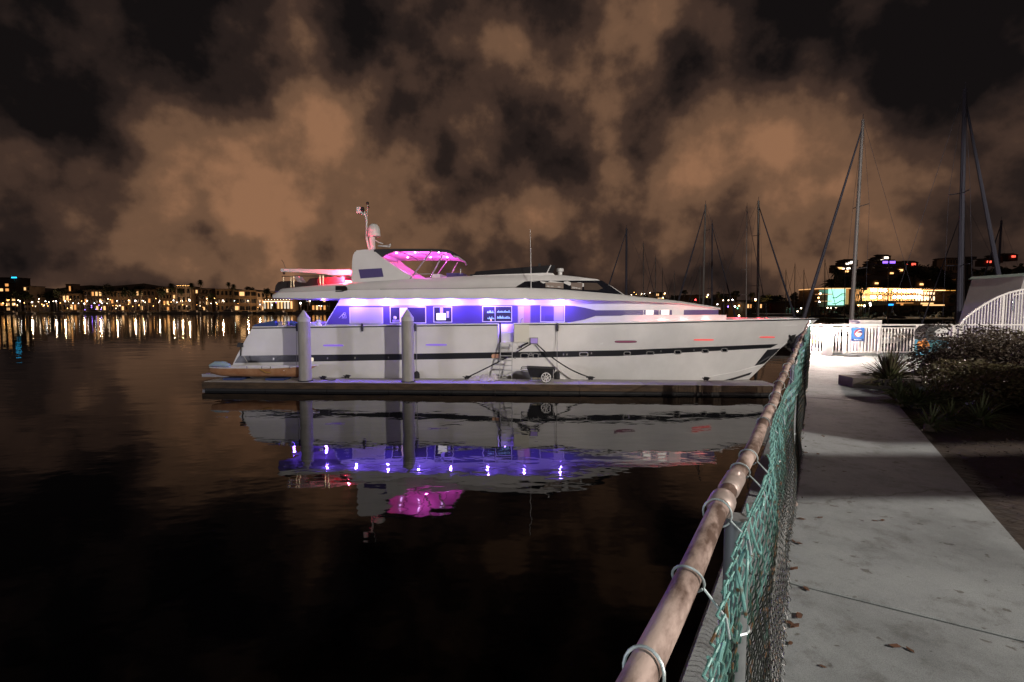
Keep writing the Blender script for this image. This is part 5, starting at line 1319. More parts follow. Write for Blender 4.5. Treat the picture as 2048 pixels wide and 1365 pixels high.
sailboat('sailboat with tall mast over the yacht foredeck and jib sloping right', 1517, 52, 402, 0, 11.0, mr=.12, spreads=(.38, .75), mm=M_alum)
sailboat('sailboat with thin pale mast left of the tall foredeck mast', 1494, 66, 412, 10, 9, mr=.05, spreads=(.3, .5), mm=M_mastp, furl=.04)
sailboat('large sailboat with tall pale mast and long furled jib beyond the railing', 1726, 36, 240, 180, 10, pxb=1703, mr=.115, mm=mat('grey_mast', (.22, .20, .19), .5), spreads=(.36, .63), furl=.10)
sailboat('largest sailboat at the right with thick furled jib sloping right', 1930, 32, 178, 0, 9.0, pxb=1922, mr=.13, spreads=(.35, .62), mm=M_cov, hull_m=M_hullw, furl=.12)
sailboat('sailboat with short dark mast behind the arched screen', 1999, 55, 440, 90, 9, mr=.11, spreads=(.5,), mm=M_cov)
sailboat('sailboat with slim mast right beside the largest mast', 1932, 48, 402, 170, 10, mr=.06, spreads=(.55,), mm=M_alum, furl=.05)
for (px, Y, yt, lab, h) in ((1287,85,487,'distant sailboat with thin brown mast, second right of the pilothouse',0),(1311,90,515,'distant sailboat with short thin mast, third right of the pilothouse',180),(1325,110,538,'distant sailboat with very short mast left of the yacht nose',0),(1349,105,545,'distant sailboat with very short lone mast behind the red lit roof',180),
    (1400,80,532,'distant sailboat with short mast left of the tall pale mast',180),(1572,120,540,'faint sailboat left of the long sloping jib, first of three',0),(1590,115,528,'faint sailboat left of the long sloping jib, middle of three',180),(1608,110,540,'faint sailboat left of the long sloping jib, last of three',0),(1448,95,575,'faint sailboat with tiny mast behind the yacht nose',0),(1650,100,520,'faint sailboat with thin mast left of the palm',0),(1777,90,520,'faint sailboat with thin mast before the lit restaurant',180),(1690,95,530,'faint sailboat with thin mast just left of the tall pale mast',0)):
    sailboat(lab, px, Y, yt, h, 8, mr=.07, spreads=(.5,), furl=.045)
# motor boats beyond the railing
def motorboat(label, loc, L, rz, m=M_hullw, name='motorboat', cab=True, cover=False, group=None):
    t = thing(name, label, 'boat', loc, radians(rz), group)
    rows = boathull(L, L * .32, L * .12); h = MB().grid(rows); h.poly(rows[0]); h.build('hull', m, t, smooth=True)
    MB().grid([[r[0], (r[0][0], 0, r[0][2] + .05), r[-1]] for r in rows]).build('deck', M_hullw, t)
    if cab:
        MB().box((-L * .05, 0, L * .12 + L * .06), (L * .45, L * .22, L * .12), taper=.82).build('cabin', M_hullw, t)
        MB().box((-L * .04, 0, L * .12 + L * .075), (L * .40, L * .212, L * .04)).build('cabin_window', M_darkglass, t)
        MB().box((-L * .1, 0, L * .27), (L * .34, L * .24, .06)).build('roof', M_hullw, t)
    if cover:
        MB().tube([(-L * .5, 0, L * .12), (-L * .3, 0, L * .16), (.0, 0, L * .18), (L * .35, 0, L * .15)], [L * .07, L * .12, L * .13, L * .05], 10).build('boat_cover', M_cov, t, smooth=True)
    return t
p = P(1790, 630, 30); motorboat('white motorboat hull lying beyond the railing in front of the restaurant', (p.x, 30, 0), 9, 12)
p = P(1860, 630, 27); motorboat('dark covered motorboat behind the hooded cart', (p.x, 27, 0), 8.5, 185, M_dkh, cab=False, cover=True)
p = P(1680, 630, 44); motorboat('dim motorboat beyond the bollard lamp', (p.x, 44, 0), 9, 20, M_dkh)
p = P(1560, 630, 70); motorboat('dark motorboat behind the yacht bow', (p.x, 70, 0), 12, 5, M_dkh)
p = P(1480, 630, 60); motorboat('white motorboat behind the yacht foredeck', (p.x, 60, 0), 10, 172)
p = P(2040, 600, 24); bgb = motorboat('large boat with pale canvas enclosure behind the arched screen', (p.x, 24, 0), 10, 0, cab=False)
zc0 = P(2040, 612, 24).z; zc1 = P(2040, 552, 24).z
MB().prism([(-1.9, -1.3, zc0 - 1.6), (-1.15, -1.3, zc1 - .0), (3.6, -1.2, zc1 + .02), (3.8, -1.3, zc0 - 1.6)], (0, 2.6, 0)).build('canvas_enclosure', mat('pale_canvas', (.38, .36, .34), .8, var=.1), bgb)
MB().prism([(-1.3, -1.35, zc1 - .1), (-1.15, -1.35, zc1 + .04), (3.7, -1.35, zc1 + .06), (3.7, -1.35, zc1 - .06)], (0, 2.7, 0)).build('canvas_edge', mat('green_trim', (.30, .38, .33), .7), bgb)

# ================================================================== TREES
def crownmb(n, R, sz, leaf, seed):
    rnd = random.Random(seed); b = MB(); lob = [(Vector((rnd.uniform(-.6, .6), rnd.uniform(-.6, .6), rnd.uniform(-.4, .5))), rnd.uniform(.35, .6)) for _ in range(8)]
    for i in range(n):
        c, r = rnd.choice(lob); d = Vector((rnd.gauss(0, 1), rnd.gauss(0, 1), rnd.gauss(0, 1))).normalized() * r * rnd.uniform(.4, 1)
        p = c + d; p = Vector((p.x * R * sz[0], p.y * R * sz[0], p.z * R * sz[1])); s = leaf * rnd.uniform(.6, 1.3)
        a = Vector((rnd.gauss(0, 1), rnd.gauss(0, 1), rnd.gauss(0, .6))).normalized(); q = a.orthogonal().normalized(); b.poly([p - a * s, p + q * s * .7, p + a * s, p - q * s * .7])
    return b
def tree(label, px, Y, ytop, wpx, base=1.5, group=None, name='tree', seed=0, m=None):
    k = Y / 1000; top = P(px, ytop, Y).z; R = wpx * k / 2; x = P(px, 600, Y).x
    t = thing(name, label, 'tree', (x, Y, base), random.uniform(0, 6), group); h = top - base
    c = crownmb(420, R, (1, min(.9, h * .35 / max(R, .1))), R * .13, seed); cz = h - R * min(.9, h * .35 / max(R, .1)) * .8
    c.v = [(v[0], v[1], v[2] + cz) for v in c.v]; c.build('crown', m or M_leafd, t, recalc=False)
    tr = MB().tube([(0, 0, -.5), (.1, 0, cz * .6), (0, .1, cz)], [h * .03, h * .022, h * .012], 7)
    for q in range(4): a = q * 1.6; tr.tube([(0, 0, cz * .6), (cos(a) * R * .4, sin(a) * R * .4, cz)], [h * .014, h * .006], 5)
    tr.build('trunk', M_trunk, t); return t
frond = MB()
for k in range(34):
    az = k * 2.39996; el = radians(75 - 4.0 * k); rows = []
    for s_ in range(6):
        f = s_ / 5; r = 2.6 * f * cos(el) + .0; z = 2.6 * f * sin(el) - 1.5 * f * f; ww = .36 * sin(pi * min(1, f * .9 + .1)) + .03
        c = Vector((cos(az) * r, sin(az) * r, z)); sd = Vector((-sin(az), cos(az), 0)) * ww; rows.append([c - sd + Vector((0, 0, -ww * .5)), c, c + sd + Vector((0, 0, -ww * .5))])
    frond.grid(rows)
frond_me = frond.mesh('crown', M_leafd)
def palm(label, px, Y, ytop, wpx, base=1.5, group='palms along the far shore', lean=0):
    k = Y / 1000; R = wpx * k / 2; top = P(px, ytop, Y).z; h = top - base - R * .9; x = P(px, 600, Y).x
    t = thing('palm_tree', label, 'palm tree', (x, Y, base), 0, group)
    MB().tube([(0, 0, -.5), (lean * .3, 0, h * .5), (lean, 0, h)], [.34, .24, .2], 7).build('trunk', M_trunk, t)
    o = bpy.data.objects.new('crown', frond_me); COL.objects.link(o); o.parent = t; o.location = (lean, 0, h); s = R / 2.3; o.scale = (s, s, s * 1.1); o.rotation_euler = (0, 0, random.uniform(0, 6)); return t

# ================================================================== LAMPS, far
def where(px):
    for lim, t_ in ((70, 'by the corner tower at the left edge'), (118, 'left of the low house'), (160, 'in front of the low house'), (190, 'left above the violet lit boat'), (212, 'right above the violet lit boat'),
                    (262, 'before the block with pale pillars'), (300, 'before the brown block'), (352, 'before the narrow lit windows'), (372, 'left of the white walled building door'), (400, 'right of the white walled building'),
                    (460, 'before the three storey cream block'), (515, 'before the framed glass building'), (560, 'before the cream stepped building'), (608, 'right of the low waterside restaurant'), (9999, 'under the yacht stern overhang')):
        if px < lim: return t_
bulb = {}
for nm, mm in (('w', E_white), ('o', E_orange), ('y', E_warm), ('c', E_cool), ('p', emit('violet_bulb', (.3, .15, 1), 9)), ('r', emit('red_bulb', (1, .06, .06), 8)), ('b', emit('blue_bulb', (.03, .35, 1), 7)), ('g', emit('green_bulb', (.2, 1, .6), 5))):
    bulb[nm] = MB().ball((0, 0, 0), 1, 8, 6).mesh('bulb', mm, True)
polem = MB().tube([(0, 0, 0), (0, 0, 1)], .05, 6).mesh('pole', M_cov)
LC = {'w': (1, .92, .85), 'o': (1, .5, .15), 'y': (1, .74, .48), 'c': (.75, .95, 1), 'p': (.3, .15, 1), 'r': (1, .1, .1), 'b': (.05, .4, 1), 'g': (.2, 1, .6)}
def street(px, py, Y, kind='w', r=.30, power=0, label=None, group='street lamps along the far shore', base=1.5, name='street_lamp', cat='street lamp'):
    p = P(px, py, Y); cn = {'w': 'white', 'o': 'orange', 'y': 'warm', 'c': 'cool white', 'p': 'violet', 'r': 'red', 'b': 'blue', 'g': 'green'}[kind]
    if label: label = cn + ' ' + label if 'violet' not in label else label
    else: label = ('large ' if r > .5 else 'small ') + cn + ' street lamp on the far shore ' + where(px)
    if Y > 350: r *= .62 if r < .5 else .72
    group = group if not group.startswith('street lamps') else group
    t = thing(name, label, cat, (p.x, Y, min(base, p.z - .6)), 0, group); b0 = min(base, p.z - .6)
    o = bpy.data.objects.new('bulb', bulb[kind]); COL.objects.link(o); o.parent = t; o.location = (0, 0, p.z - b0); o.scale = (r, r, r)
    o = bpy.data.objects.new('pole', polem); COL.objects.link(o); o.parent = t; o.location = (0, .1 + r, 0); o.scale = (3 if Y > 200 else 1.4, 3 if Y > 200 else 1.4, p.z - b0)
    if power: lamp('street_light', 'POINT', (p.x, Y - r - .4, p.z - .1), (1, .62, .34), power, .4)
    return t
# ================================================================== LEFT FAR SHORE
ys = 404
for (px, py, kind, r, pw) in ((40,603,'w',.50,0),(64,605,'w',.62,2600),(91,603,'w',.5,0),(112,603,'w',.60,2600),(130,603,'w',.55,2000),(146,607,'c',.36,0),(168.5,607.5,'w',.5,1800),(174,603,'w',.45,0),(189,607,'c',.42,0),(201,603,'w',.60,3200),(204,607,'w',.42,0),
    (234,602,'w',.40,1600),(270.5,602,'w',.66,4000),(287,602.5,'w',.32,1200),(319,602,'w',.42,2600),(347,601,'w',.46,2600),(354,605,'w',.36,0),(365,602,'y',.26,2000),(379,601.5,'w',.72,4500),(446,601.5,'w',.55,3500),(469,602,'c',.32,0),(496,602,'y',.32,3000),(520,609.5,'w',.36,2000),(601,607,'w',.85,4500),(619.6,602.6,'w',.5,2400),(614,603,'w',.34,0),(137,604,'y',.26,0),(157,607,'w',.3,0)):
    street(px, py, ys + (0 if r > .4 else 8), kind, r * .9, pw * .9)
for (px, py, kind) in ((183,612,'p'),(183,615.5,'p'),(198,611,'p'),(192,619,'p'),(202,619,'p'),(170,620,'p')):
    street(px, py, 396, kind, .42, 0, 'violet lamp on the purple lit boat at the far docks', 'violet lamps at the far docks', .4, 'boat_lamp', 'lamp')
for (px, py, kind, r) in ((65,612,'o',.3),(71,613,'y',.25),(135,617,'o',.34),(142,616,'y',.22),(232,617,'y',.3),(203,616,'y',.26),(544,610.5,'c',.3),(516,615.5,'o',.25),(552,606,'p',.3),(638,612,'c',.28),(643,612,'c',.28),(406,615,'o',.2),(13,611,'o',.4),(6,607,'o',.5)):
    street(px, py, 395, kind, r, 0, 'small light low on the far docks', 'small dock lights on the far shore', .4, 'dock_light', 'lamp')
M_wallc = mat('cream_wall', (.25, .165, .095), .85, var=.2, vscale=.3)
M_walld = mat('brown_wall', (.10, .062, .04), .85, var=.25, vscale=.3)
M_wallp = mat('pale_wall', (.40, .30, .21), .85, var=.12, vscale=.3)
M_roof = mat('dark_roof', (.05, .04, .035), .9)
M_wdark = mat('dark_window', (.015, .013, .012), .2)
wmesh = {}
for nm, mm in (('d', M_wdark), ('w', E_winw), ('o', E_wino), ('c', E_winc)):
    wmesh[nm] = MB().box((0, 0, 0), (1, .1, 1)).mesh('window', mm)
def block(label, px0, px1, yt, Y, floors, bays, m, lit=.25, depth=14, base=1.5, roof='flat', seed=1, name='apartment_building', lits='wo', wf=.55, group=None):
    rnd = random.Random(seed); a_ = P(px0, 600, Y); b_ = P(px1, 600, Y); zt = P(px0, yt, Y).z; w = b_.x - a_.x; h = zt - base
    t = thing(name, label, 'building', ((a_.x + b_.x) / 2, Y + depth / 2, base - .5), 0, group); h += .5
    MB().box((0, 0, h / 2), (w, depth, h)).build('wall', m, t)
    if roof == 'flat': MB().box((0, 0, h + .2), (w + .8, depth + .8, .4)).build('roof', M_roof, t)
    else: MB().prism([(-w / 2 - .5, -depth / 2 - .5, h), (w / 2 + .5, -depth / 2 - .5, h), (w / 2 * .9, 0, h + w * .10), (-w / 2 * .9, 0, h + w * .10)], (0, .01, 0)).prism([(-w / 2 - .5, -depth / 2 - .5, h), (-w / 2 - .5, depth / 2, h), (0, depth / 2, h + .2)], (w + 1, 0, .01)).build('roof', M_roof, t)
    fh = (h - .5) / floors
    for i in range(floors):
        MB().box((0, -depth / 2 - .35, .5 + fh * (i + 1) - .15), (w, .7, .22)).build('balcony', m, t)
        for j in range(bays):
            k = rnd.choice(lits) if rnd.random() < lit else 'd'
            o = bpy.data.objects.new('window', wmesh[k]); COL.objects.link(o); o.parent = t
            o.location = (-w / 2 + w * (j + .5) / bays, -depth / 2 - .06, .5 + fh * (i + .5)); o.scale = (w / bays * wf, 1, fh * .55)
    return t
block('tall corner tower with orange windows at the left picture edge', -25, 33, 556, 450, 7, 5, M_walld, .55, seed=3, name='tower_block')
tw_ = MB().box((0, 0, 0), (4.5, .4, 1.0)).build('cyan_sign', emit('cyan_glow', (.02, .5, .9), 3), None); tw_.location = P(28, 555.5, 448); tag(tw_, 'cyan glowing strip on the tower roof at the left picture edge', 'sign')
block('narrow lit building between trees near the left edge', 48, 61, 573, 430, 5, 2, M_wallp, .3, seed=5)
block('small pale box building high on the left ridge', 133, 149, 569, 560, 2, 3, M_wallp, .1, 8, base=12, seed=4)
block('low house behind the orange lit trees', 118, 160, 588, 425, 2, 6, M_wallc, .35, seed=6)
block('apartment block above the violet lit boat', 168, 212, 581, 425, 3, 6, M_walld, .15, seed=7)
block('apartment block with pale pillars left of centre shore', 214, 262, 583, 425, 3, 7, M_wallc, .12, seed=8)
block('brown apartment block behind the tall palms', 264, 310, 580, 425, 3, 6, M_walld, .2, seed=9)
block('apartment block with narrow lit windows between palms', 312, 352, 576, 430, 4, 6, M_wallc, .25, seed=10)
bw_ = block('white walled building with a row of roof lights', 353, 382, 574, 425, 3, 3, M_wallp, .1, seed=11)
for i in range(8):
    street(354.5 + i * 3.3, 572, 417, 'o', .24, 0, 'small light in the row on the white building roof', 'roof lights on the far shore', 12, 'roof_light', 'lamp')
block('dark apartment block between two crowns left of the boat house', 384, 424, 578, 430, 4, 6, M_walld, .2, seed=12)
block('three storey cream apartment block with dark windows', 432, 466, 579, 425, 3, 4, M_wallc, .06, seed=13)
block('framed glass building with four wide bays', 467, 513, 581, 422, 3, 4, M_wallc, .12, seed=14, wf=.82)
block('cream stepped building beside the yacht stern overhang', 514, 556, 584, 422, 3, 5, M_wallp, .3, seed=15)
rs = block('long low waterside restaurant with strings of lamps', 526, 586, 597, 410, 1, 9, M_wallc, .8, 10, seed=16, name='restaurant', lits='wc')
for i in range(9):
    street(531 + i * 6, 599.8, 402, 'y', .26, 0, 'lamp in the string along the low waterside restaurant', 'lamp string on the low restaurant', 3, 'string_light', 'lamp')
mb = MB()
o = MB().box((0, 0, 0), (22, .3, .5)).build('light_strip', emit('warm_strip', (1, .66, .38), 3.5), rs); o.location = (-1, -5.6, P(550, 603.3, 404).z - 1)
block('dim house on the shore under the yacht overhang', 600, 660, 592, 430, 2, 8, M_walld, .3, seed=17)
for i, (px, yt, w) in enumerate(((75,583,34),(20,584,26),(100,582,26),(122,578,24),(190,572,30),(215,571,30),(248,573,20),(262,576,26),(300,574,22),(321,577,18),(388,577,22),(420,586,22),(466,574,16),(533,577,16),(500,574,22),(40,580,30),(158,580,20),(60,590,16),(280,572,24),(620,590,40),(650,588,34),(575,594,24))):
    tree('leafy tree on the far shore ' + where(px), px, 415 if i % 2 else 440, yt, w, group='trees along the far shore', seed=i)
for (px, yt, w, lab) in ((344,563,18,'broad headed palm left of the roof lights'),(402,557,13,'highest palm on the far shore, round head'),(384,563,14,'palm just left of the highest palm'),(362,574,14,'short palm before the white walled building'),(458,562,11,'slim palm by the framed glass building'),(468,566,12,'second slim palm by the framed glass building'),(326,572,18,'palm with dark hanging crown left of the broad headed palm'),(248,577,14,'short palm above the pale pillars'),(282,578,12,'thin palm before the brown block'),(535,575,15,'palm before the cream stepped building'),(270,579,12,'thin palm right beside the largest lamp')):
    palm(lab, px, 412, yt, w)
rnd = random.Random(21)
for i in range(64):
    px = rnd.uniform(-5, 560); street(px, rnd.choice((rnd.uniform(597, 606), rnd.uniform(606, 614))), 399 + rnd.uniform(-4, 6), rnd.choice('oooyy'), rnd.uniform(.22, .42), 0, 'small light along the far waterfront ' + where(px), 'small waterfront lights on the far shore', 1.2, 'waterfront_light', 'lamp')
# boats at the far docks
M_fd = mat('far_dock_planks', (.10, .07, .05), .9)
for (px0, px1) in ((-60, 160), (165, 330), (335, 520), (540, 700)):
    a_, b_ = P(px0, 620, 398), P(px1, 620, 398); o = MB().box((0, 0, .2), (b_.x - a_.x, 2.2, .5)).build('far_dock', M_fd); o.location = ((a_.x + b_.x) / 2, 400, 0); tag(o, 'low dock line at the far shore ' + {-60: 'at the left edge', 165: 'under the violet lamps', 335: 'before the cream blocks', 540: 'behind the yacht stern'}[px0], 'dock')
fb1 = motorboat('dim motorboat berthed at the far docks', P(120, 619, 392) * 1 - Vector((0, 0, P(120, 619, 392).z)), 9, 10, group='motorboats at the far docks')
for i, (px, L, m_) in enumerate(((20,9,0),(60,8,0),(150,10,0),(192,13,0),(240,9,0),(290,8,0),(330,10,0),(352,12,0),(386,11,0),(410,12,0),(432,8,0),(458,14,0),(490,10,0),(525,9,0),(560,10,0),(600,11,0),(640,9,0))):
    p = P(px, 619, 390 - (i % 3) * 3); d = dup(fb1, (p.x, p.y, 0), radians(random.choice((0, 180)) + random.uniform(-12, 12)), L / 9, 'dim motorboat berthed at the far docks')
p = P(462, 612, 388); bb = MB().ball((0, 0, 2), 3.2, 12, 8, (1, .7, 1.1)).build('covered_boat', mat('white_shrink_wrap', (.45, .38, .30), .6), smooth=True); bb.location = (p.x, 388, .2); tag(bb, 'round white wrapped boat at the far docks', 'boat')
for i, px in enumerate((172, 205, 236, 262, 283, 296, 318, 352, 377, 398)):
    sailboat('far berthed sailboat among the shore lights', px, 394, random.choice((586, 580, 590, 583)), random.choice((0, 180)), 8, mr=.12, spreads=(.5,), mm=M_mastp, furl=.05)

# ================================================================== CENTRE SHORE behind the yacht
for (px, py, Y, k, r) in ((1391,600,190,'r',.30),(1416,590,260,'y',.34),(1414,594,260,'o',.3),(1435,609,200,'w',.2),(1447,601,220,'y',.25),(1457,601,220,'y',.22),(1459,592,240,'y',.26),(1465,600,220,'w',.22),(1469,600,220,'w',.22),(1470,613,170,'w',.26),(1478,612,170,'o',.24),(1475,617,170,'g',.2),(1496,610,170,'w',.22),(1501,609,170,'y',.2),(1511,599,210,'w',.24),(1511,601,210,'o',.3),(1522,610,170,'w',.25),(1524,614,170,'r',.2),(1540,609,170,'g',.22),(1549,607,170,'g',.26),(1605,588,260,'w',.32),(1619,610,160,'w',.34),(1625,609,160,'y',.24),(1629,609,160,'y',.2),(1634,610,160,'w',.34),(1595,623,130,'y',.16),(1478,632,66,'y',.10),(1602,617,130,'y',.15),(1457,613.5,180,'p',.3)):
    street(px, py, Y, k, r, 0, 'light on the shore behind the yacht bow ' + ('left of the pale masts' if px < 1420 else 'between pale masts and foredeck mast' if px < 1490 else 'near the foredeck mast' if px < 1560 else 'by the boat shed'), 'lights on the shore behind the yacht', 1.4, 'shore_light', 'lamp')
rnd = random.Random(5)
for i in range(26):
    px = rnd.uniform(1256, 1332); street(px, rnd.uniform(584, 600) + (px - 1256) * .04, 300 + rnd.uniform(0, 20), rnd.choice('yywo'), rnd.uniform(.14, .26), 0, 'tiny city light beyond the yacht pilothouse', 'city lights beyond the pilothouse', 1.4, 'shore_light', 'lamp')
for (px, py, k) in ((1458,601,2600),(1396,600,2200),(1510,604,2000),(1575,606,1800),(1300,592,2500)):
    p = P(px, py, 185); lamp('shore_glow_lamp', 'POINT', (p.x, 176, 6), (1, .55, .2), k * .35, .4)
block('lit office block seen over the pilothouse roofline', 1312, 1324, 586, 300, 5, 4, M_wallc, .6, seed=31, lits='wc')
block('low house with warm windows behind the pale mast', 1377, 1402, 592, 200, 2, 5, M_walld, .25, seed=32)
block('low brown house behind the yacht nose', 1450, 1474, 590, 230, 2, 5, M_wallc, .3, seed=33)
block('long terrace behind the tall foredeck mast', 1494, 1540, 606, 165, 2, 9, M_walld, .25, seed=34)
block('low boat shed left of the sloping jib', 1570, 1612, 606, 160, 1, 6, M_walld, .2, seed=35)
for i, (px, yt, w, Y) in enumerate(((1275,592,20,280),(1290,588,16,260),(1350,590,26,240),(1368,580,14,200),(1360,592,24,220),(1392,588,22,210),(1442,584,20,180),(1452,590,18,200),(1470,581,20,190),(1503,584,16,180),(1530,588,26,180),(1546,592,22,170),(1563,590,20,170),(1585,584,24,165),(1600,590,22,170),(1625,586,20,165),(1333,594,22,240),(1425,594,18,220))):
    tree('dark tree on the shore ' + ('beyond the pilothouse' if px < 1340 else 'left of the tall pale masts' if px < 1400 else 'behind the red lit roof end' if px < 1460 else 'behind the tall foredeck mast' if px < 1540 else 'left of the long sloping jib'), px, Y, yt, w, group='trees behind the yacht', seed=40 + i)

# ================================================================== RIGHT SHORE: restaurant and hill
YRs = 150
rb_ = thing('waterfront_restaurant', 'long two storey restaurant with bright downlights and glowing eaves across the marina', 'building', (P(1790, 600, YRs).x, YRs, 1.3))
def rx(px): return P(px, 600, YRs).x - P(1790, 600, YRs).x
def rz_(py): return P(1790, py, YRs).z - 1.3
def rbox(x0, x1, y0, y1, dy, dep, name, m, parent=None):
    return MB().box(((rx(x0) + rx(x1)) / 2, dy + dep / 2, (rz_(y0) + rz_(y1)) / 2), (rx(x1) - rx(x0), dep, rz_(y0) - rz_(y1))).build(name, m, parent or rb_)
M_rest = mat('ochre_restaurant_wall', (.34, .22, .10), .8, var=.3, vscale=.6)
rbox(1722, 1888, 578, 611, 3, 12, 'wall', M_rest); rbox(1888, 1978, 583, 612, 3, 12, 'side_wing', M_walld)
E_eave = emit('eave_glow', (1, .50, .18), 4)
for (x0, x1, y) in ((1724, 1764, 576.8), (1766, 1800, 577.6), (1802, 1840, 579), (1842, 1890, 581)): rbox(x0, x1, y - .6, y + .9, 0, .3, 'eave_light_strip', E_eave)
for (x0, x1) in ((1884, 1898), (1902, 1910), (1928, 1938), (1942, 1955), (1957, 1964), (1974, 1986)): rbox(x0, x1, 581.1, 581.9, 0, .3, 'eave_light_strip', emit('amber_eave_glow', (1, .45, .08), 1.3))
rbox(1722, 1892, 574.5, 577, 0, 15, 'roof', M_roof); rbox(1728, 1888, 589.5, 591, .5, 3, 'balcony_floor', M_walld); rbox(1728, 1888, 602, 603.5, .5, 3, 'terrace_floor', M_walld)
dlm = MB().ball((0, 0, 0), .42, 8, 6).mesh('downlight', E_white)
for row, ys_, xs2 in ((0, 580.5, (1749,1753.5,1765,1774,1793.5,1803,1812,1822,1829,1838,1845)), (1, 594.5, (1748,1753,1764,1793,1802.5,1812,1821,1828,1836,1843.5))):
    for x in xs2:
        o = bpy.data.objects.new('downlight', dlm); COL.objects.link(o); o.parent = rb_; o.location = (rx(x), .9, rz_(ys_ + (x - 1749) * .026 * (1 if row == 0 else .02)))
for x in (1752, 1775, 1800, 1822, 1842, 1862):
    for y in (582, 596): lamp('downlight_glow', 'POINT', (P(x, y, YRs - 1).x, YRs + 1.4, P(x, y, YRs).z), (1, .58, .26), 900, .2)
for (x0, x1, y0, y1) in ((1848,1857,585,589),(1858,1867,584,590),(1869,1884,584,590),(1847,1860,592.5,602),(1861,1868,592.5,602),(1869,1885,593,601),(1780,1790,593,599),(1732,1744,588,596)):
    w_ = rbox(x0, x1, y0, y1, 2.8, .15, 'window', emit('restaurant_window', (1, .66, .38), 2.6) if x0 > 1840 else E_wino)
for i in range(16): rbox(1788 + i * 6, 1788.5 + i * 6, 580, 603, 1.2, .3, 'column', M_walld)
for (x0, x1, y0, y1, m_) in ((1789,1806,606,607.5,'o'),(1798,1802,608,611,'o'),(1808,1822,606,607,'o'),(1838,1862,606,609,'w'),(1842,1884,609.5,612,'w')): rbox(x0, x1, y0, y1, -1, .3, 'ground_light_strip', E_wino if m_ == 'o' else E_winw)
rbox(1769, 1780, 608.5, 611.5, -1.5, .2, 'blue_sign', emit('blue_sign_glow', (.02, .30, 1), 3))
# left wing with stair tower
lw = thing('stair_tower_building', 'building with a bright green lit glass stair tower left of the tall pale mast', 'building', (P(1680, 600, 148).x, 148, 1.3))
def lx(px): return P(px, 600, 148).x - P(1680, 600, 148).x
def lbox(x0, x1, y0, y1, dy, dep, name, m, parent=None):
    return MB().box(((lx(x0) + lx(x1)) / 2, dy + dep / 2, (P(1700, y0, 148).z + P(1700, y1, 148).z) / 2 - 1.3), (lx(x1) - lx(x0), dep, P(1700, y0, 148).z - P(1700, y1, 148).z)).build(name, m, parent or lw)
lbox(1648, 1706, 577.5, 614, 3, 10, 'wall', M_walld); lbox(1643, 1708, 576.5, 577.8, 0, 12, 'roof', mat('lit_fascia', (.5, .3, .15), .7, emit=(1, .5, .18), es=1.2))
for y in (588, 602): lbox(1646, 1669, y, y + 1.4, 1, 3, 'floor_edge', mat('warm_fascia', (.5, .3, .2), .7, emit=(1, .5, .25), es=.35))
lbox(1656, 1657, 590, 601, 1.2, .3, 'column', M_wallc)
lbox(1650, 1668, 579, 586.5, 2.8, .2, 'window', mat('teal_window', (.05, .15, .13), .2, emit=(.1, .35, .3), es=.35))
stt = lbox(1668.5, 1695, 577.8, 610.5, 1, 2, 'stair_tower', emit('green_stair_glow', (.42, 1, .76), 1.35))
lbox(1694, 1704, 579, 609, 1.5, 2, 'timber_screen', mat('lit_timber', (.45, .25, .10), .7, emit=(1, .5, .2), es=.3))
for pts_ in ([(1669, 596), (1676, 596), (1687, 588), (1694, 588)], [(1669, 608), (1676, 608), (1686, 602), (1693, 602)]):
    MB().tube([Vector((lx(x), .9, P(1700, y, 148).z - 1.3)) for x, y in pts_], .12, 5).build('stair_flight', mat('dark_stair', (.03, .08, .07), .7), stt)
lamp('stair_glow_lamp', 'POINT', (P(1681, 600, 148).x, 146, 5), (.4, 1, .75), 500, .5)
for (px, py, k, r) in ((1640,588,'o',.24),(1641,587.6,'y',.2),(1637,596,'o',.2),(1639,604,'w',.16),(1717,611,'o',.2),(1723,611,'o',.15),(1729,612,'y',.24),(1740,607,'w',.2),(1741,611,'y',.22),(1672,616,'y',.12),(1655,616,'y',.14),(1662,616,'y',.12)):
    street(px, py, 140, k, r, 0, 'small lamp beside the marina buildings on the right shore', 'small lamps on the right shore', 1.3, 'shore_light', 'lamp')
# parked cars under the stair tower
for i, px in enumerate((1654, 1660, 1667, 1692, 1700)):
    p = P(px, 616, 138); c = thing('parked_car', 'dim parked car on the marina shore below the stair tower', 'car', (p.x, 138, 1.5), radians(90), 'cars parked below the stair tower')
    MB().box((0, 0, .5), (4.2, 1.75, .6)).build('body', M_white if i % 2 else M_walld, c); MB().box((-.1, 0, 1.05), (2.2, 1.55, .5), taper=.8).build('cabin', M_darkglass, c)
    for a_ in (-1.3, 1.3):
        for b_ in (-.88, .88): MB().tube([(a_, b_ - .1, .3), (a_, b_ + .1, .3)], .32, 10).build('wheel', M_rubber, c)
# palms and trees by the restaurant
palm('palm with dark drooping crown left of the tall pale mast', 1668, 168, 531, 24, group='palms by the marina', lean=.5)
palm('large shaggy palm above the stair tower', 1662, 170, 548, 44, group='palms by the marina')
palm('palm crown behind the stair tower', 1690, 172, 545, 34, group='palms by the marina')
for i, (px, yt, w, Y) in enumerate(((1725,535,26,165),(1722,560,30,142),(1826,532,34,170),(1850,536,34,175),(1866,530,44,180),(1880,545,40,175),(1800,548,24,170),(1925,552,30,150),(1912,590,24,120),(1955,575,26,140),(1985,532,60,120),(2020,534,60,115),(2050,530,60,110),(1940,590,30,120),(1770,560,24,175),(1900,560,30,160))):
    tree('dark leafy tree ' + ('left of the restaurant' if px < 1740 else 'on the crest above the restaurant' if px < 1890 and yt < 550 else 'low behind the restaurant' if px < 1890 else 'beside the largest mast' if px < 1960 else 'behind the arched screen'), px, Y, yt, w, group='trees on the right hillside', seed=80 + i)
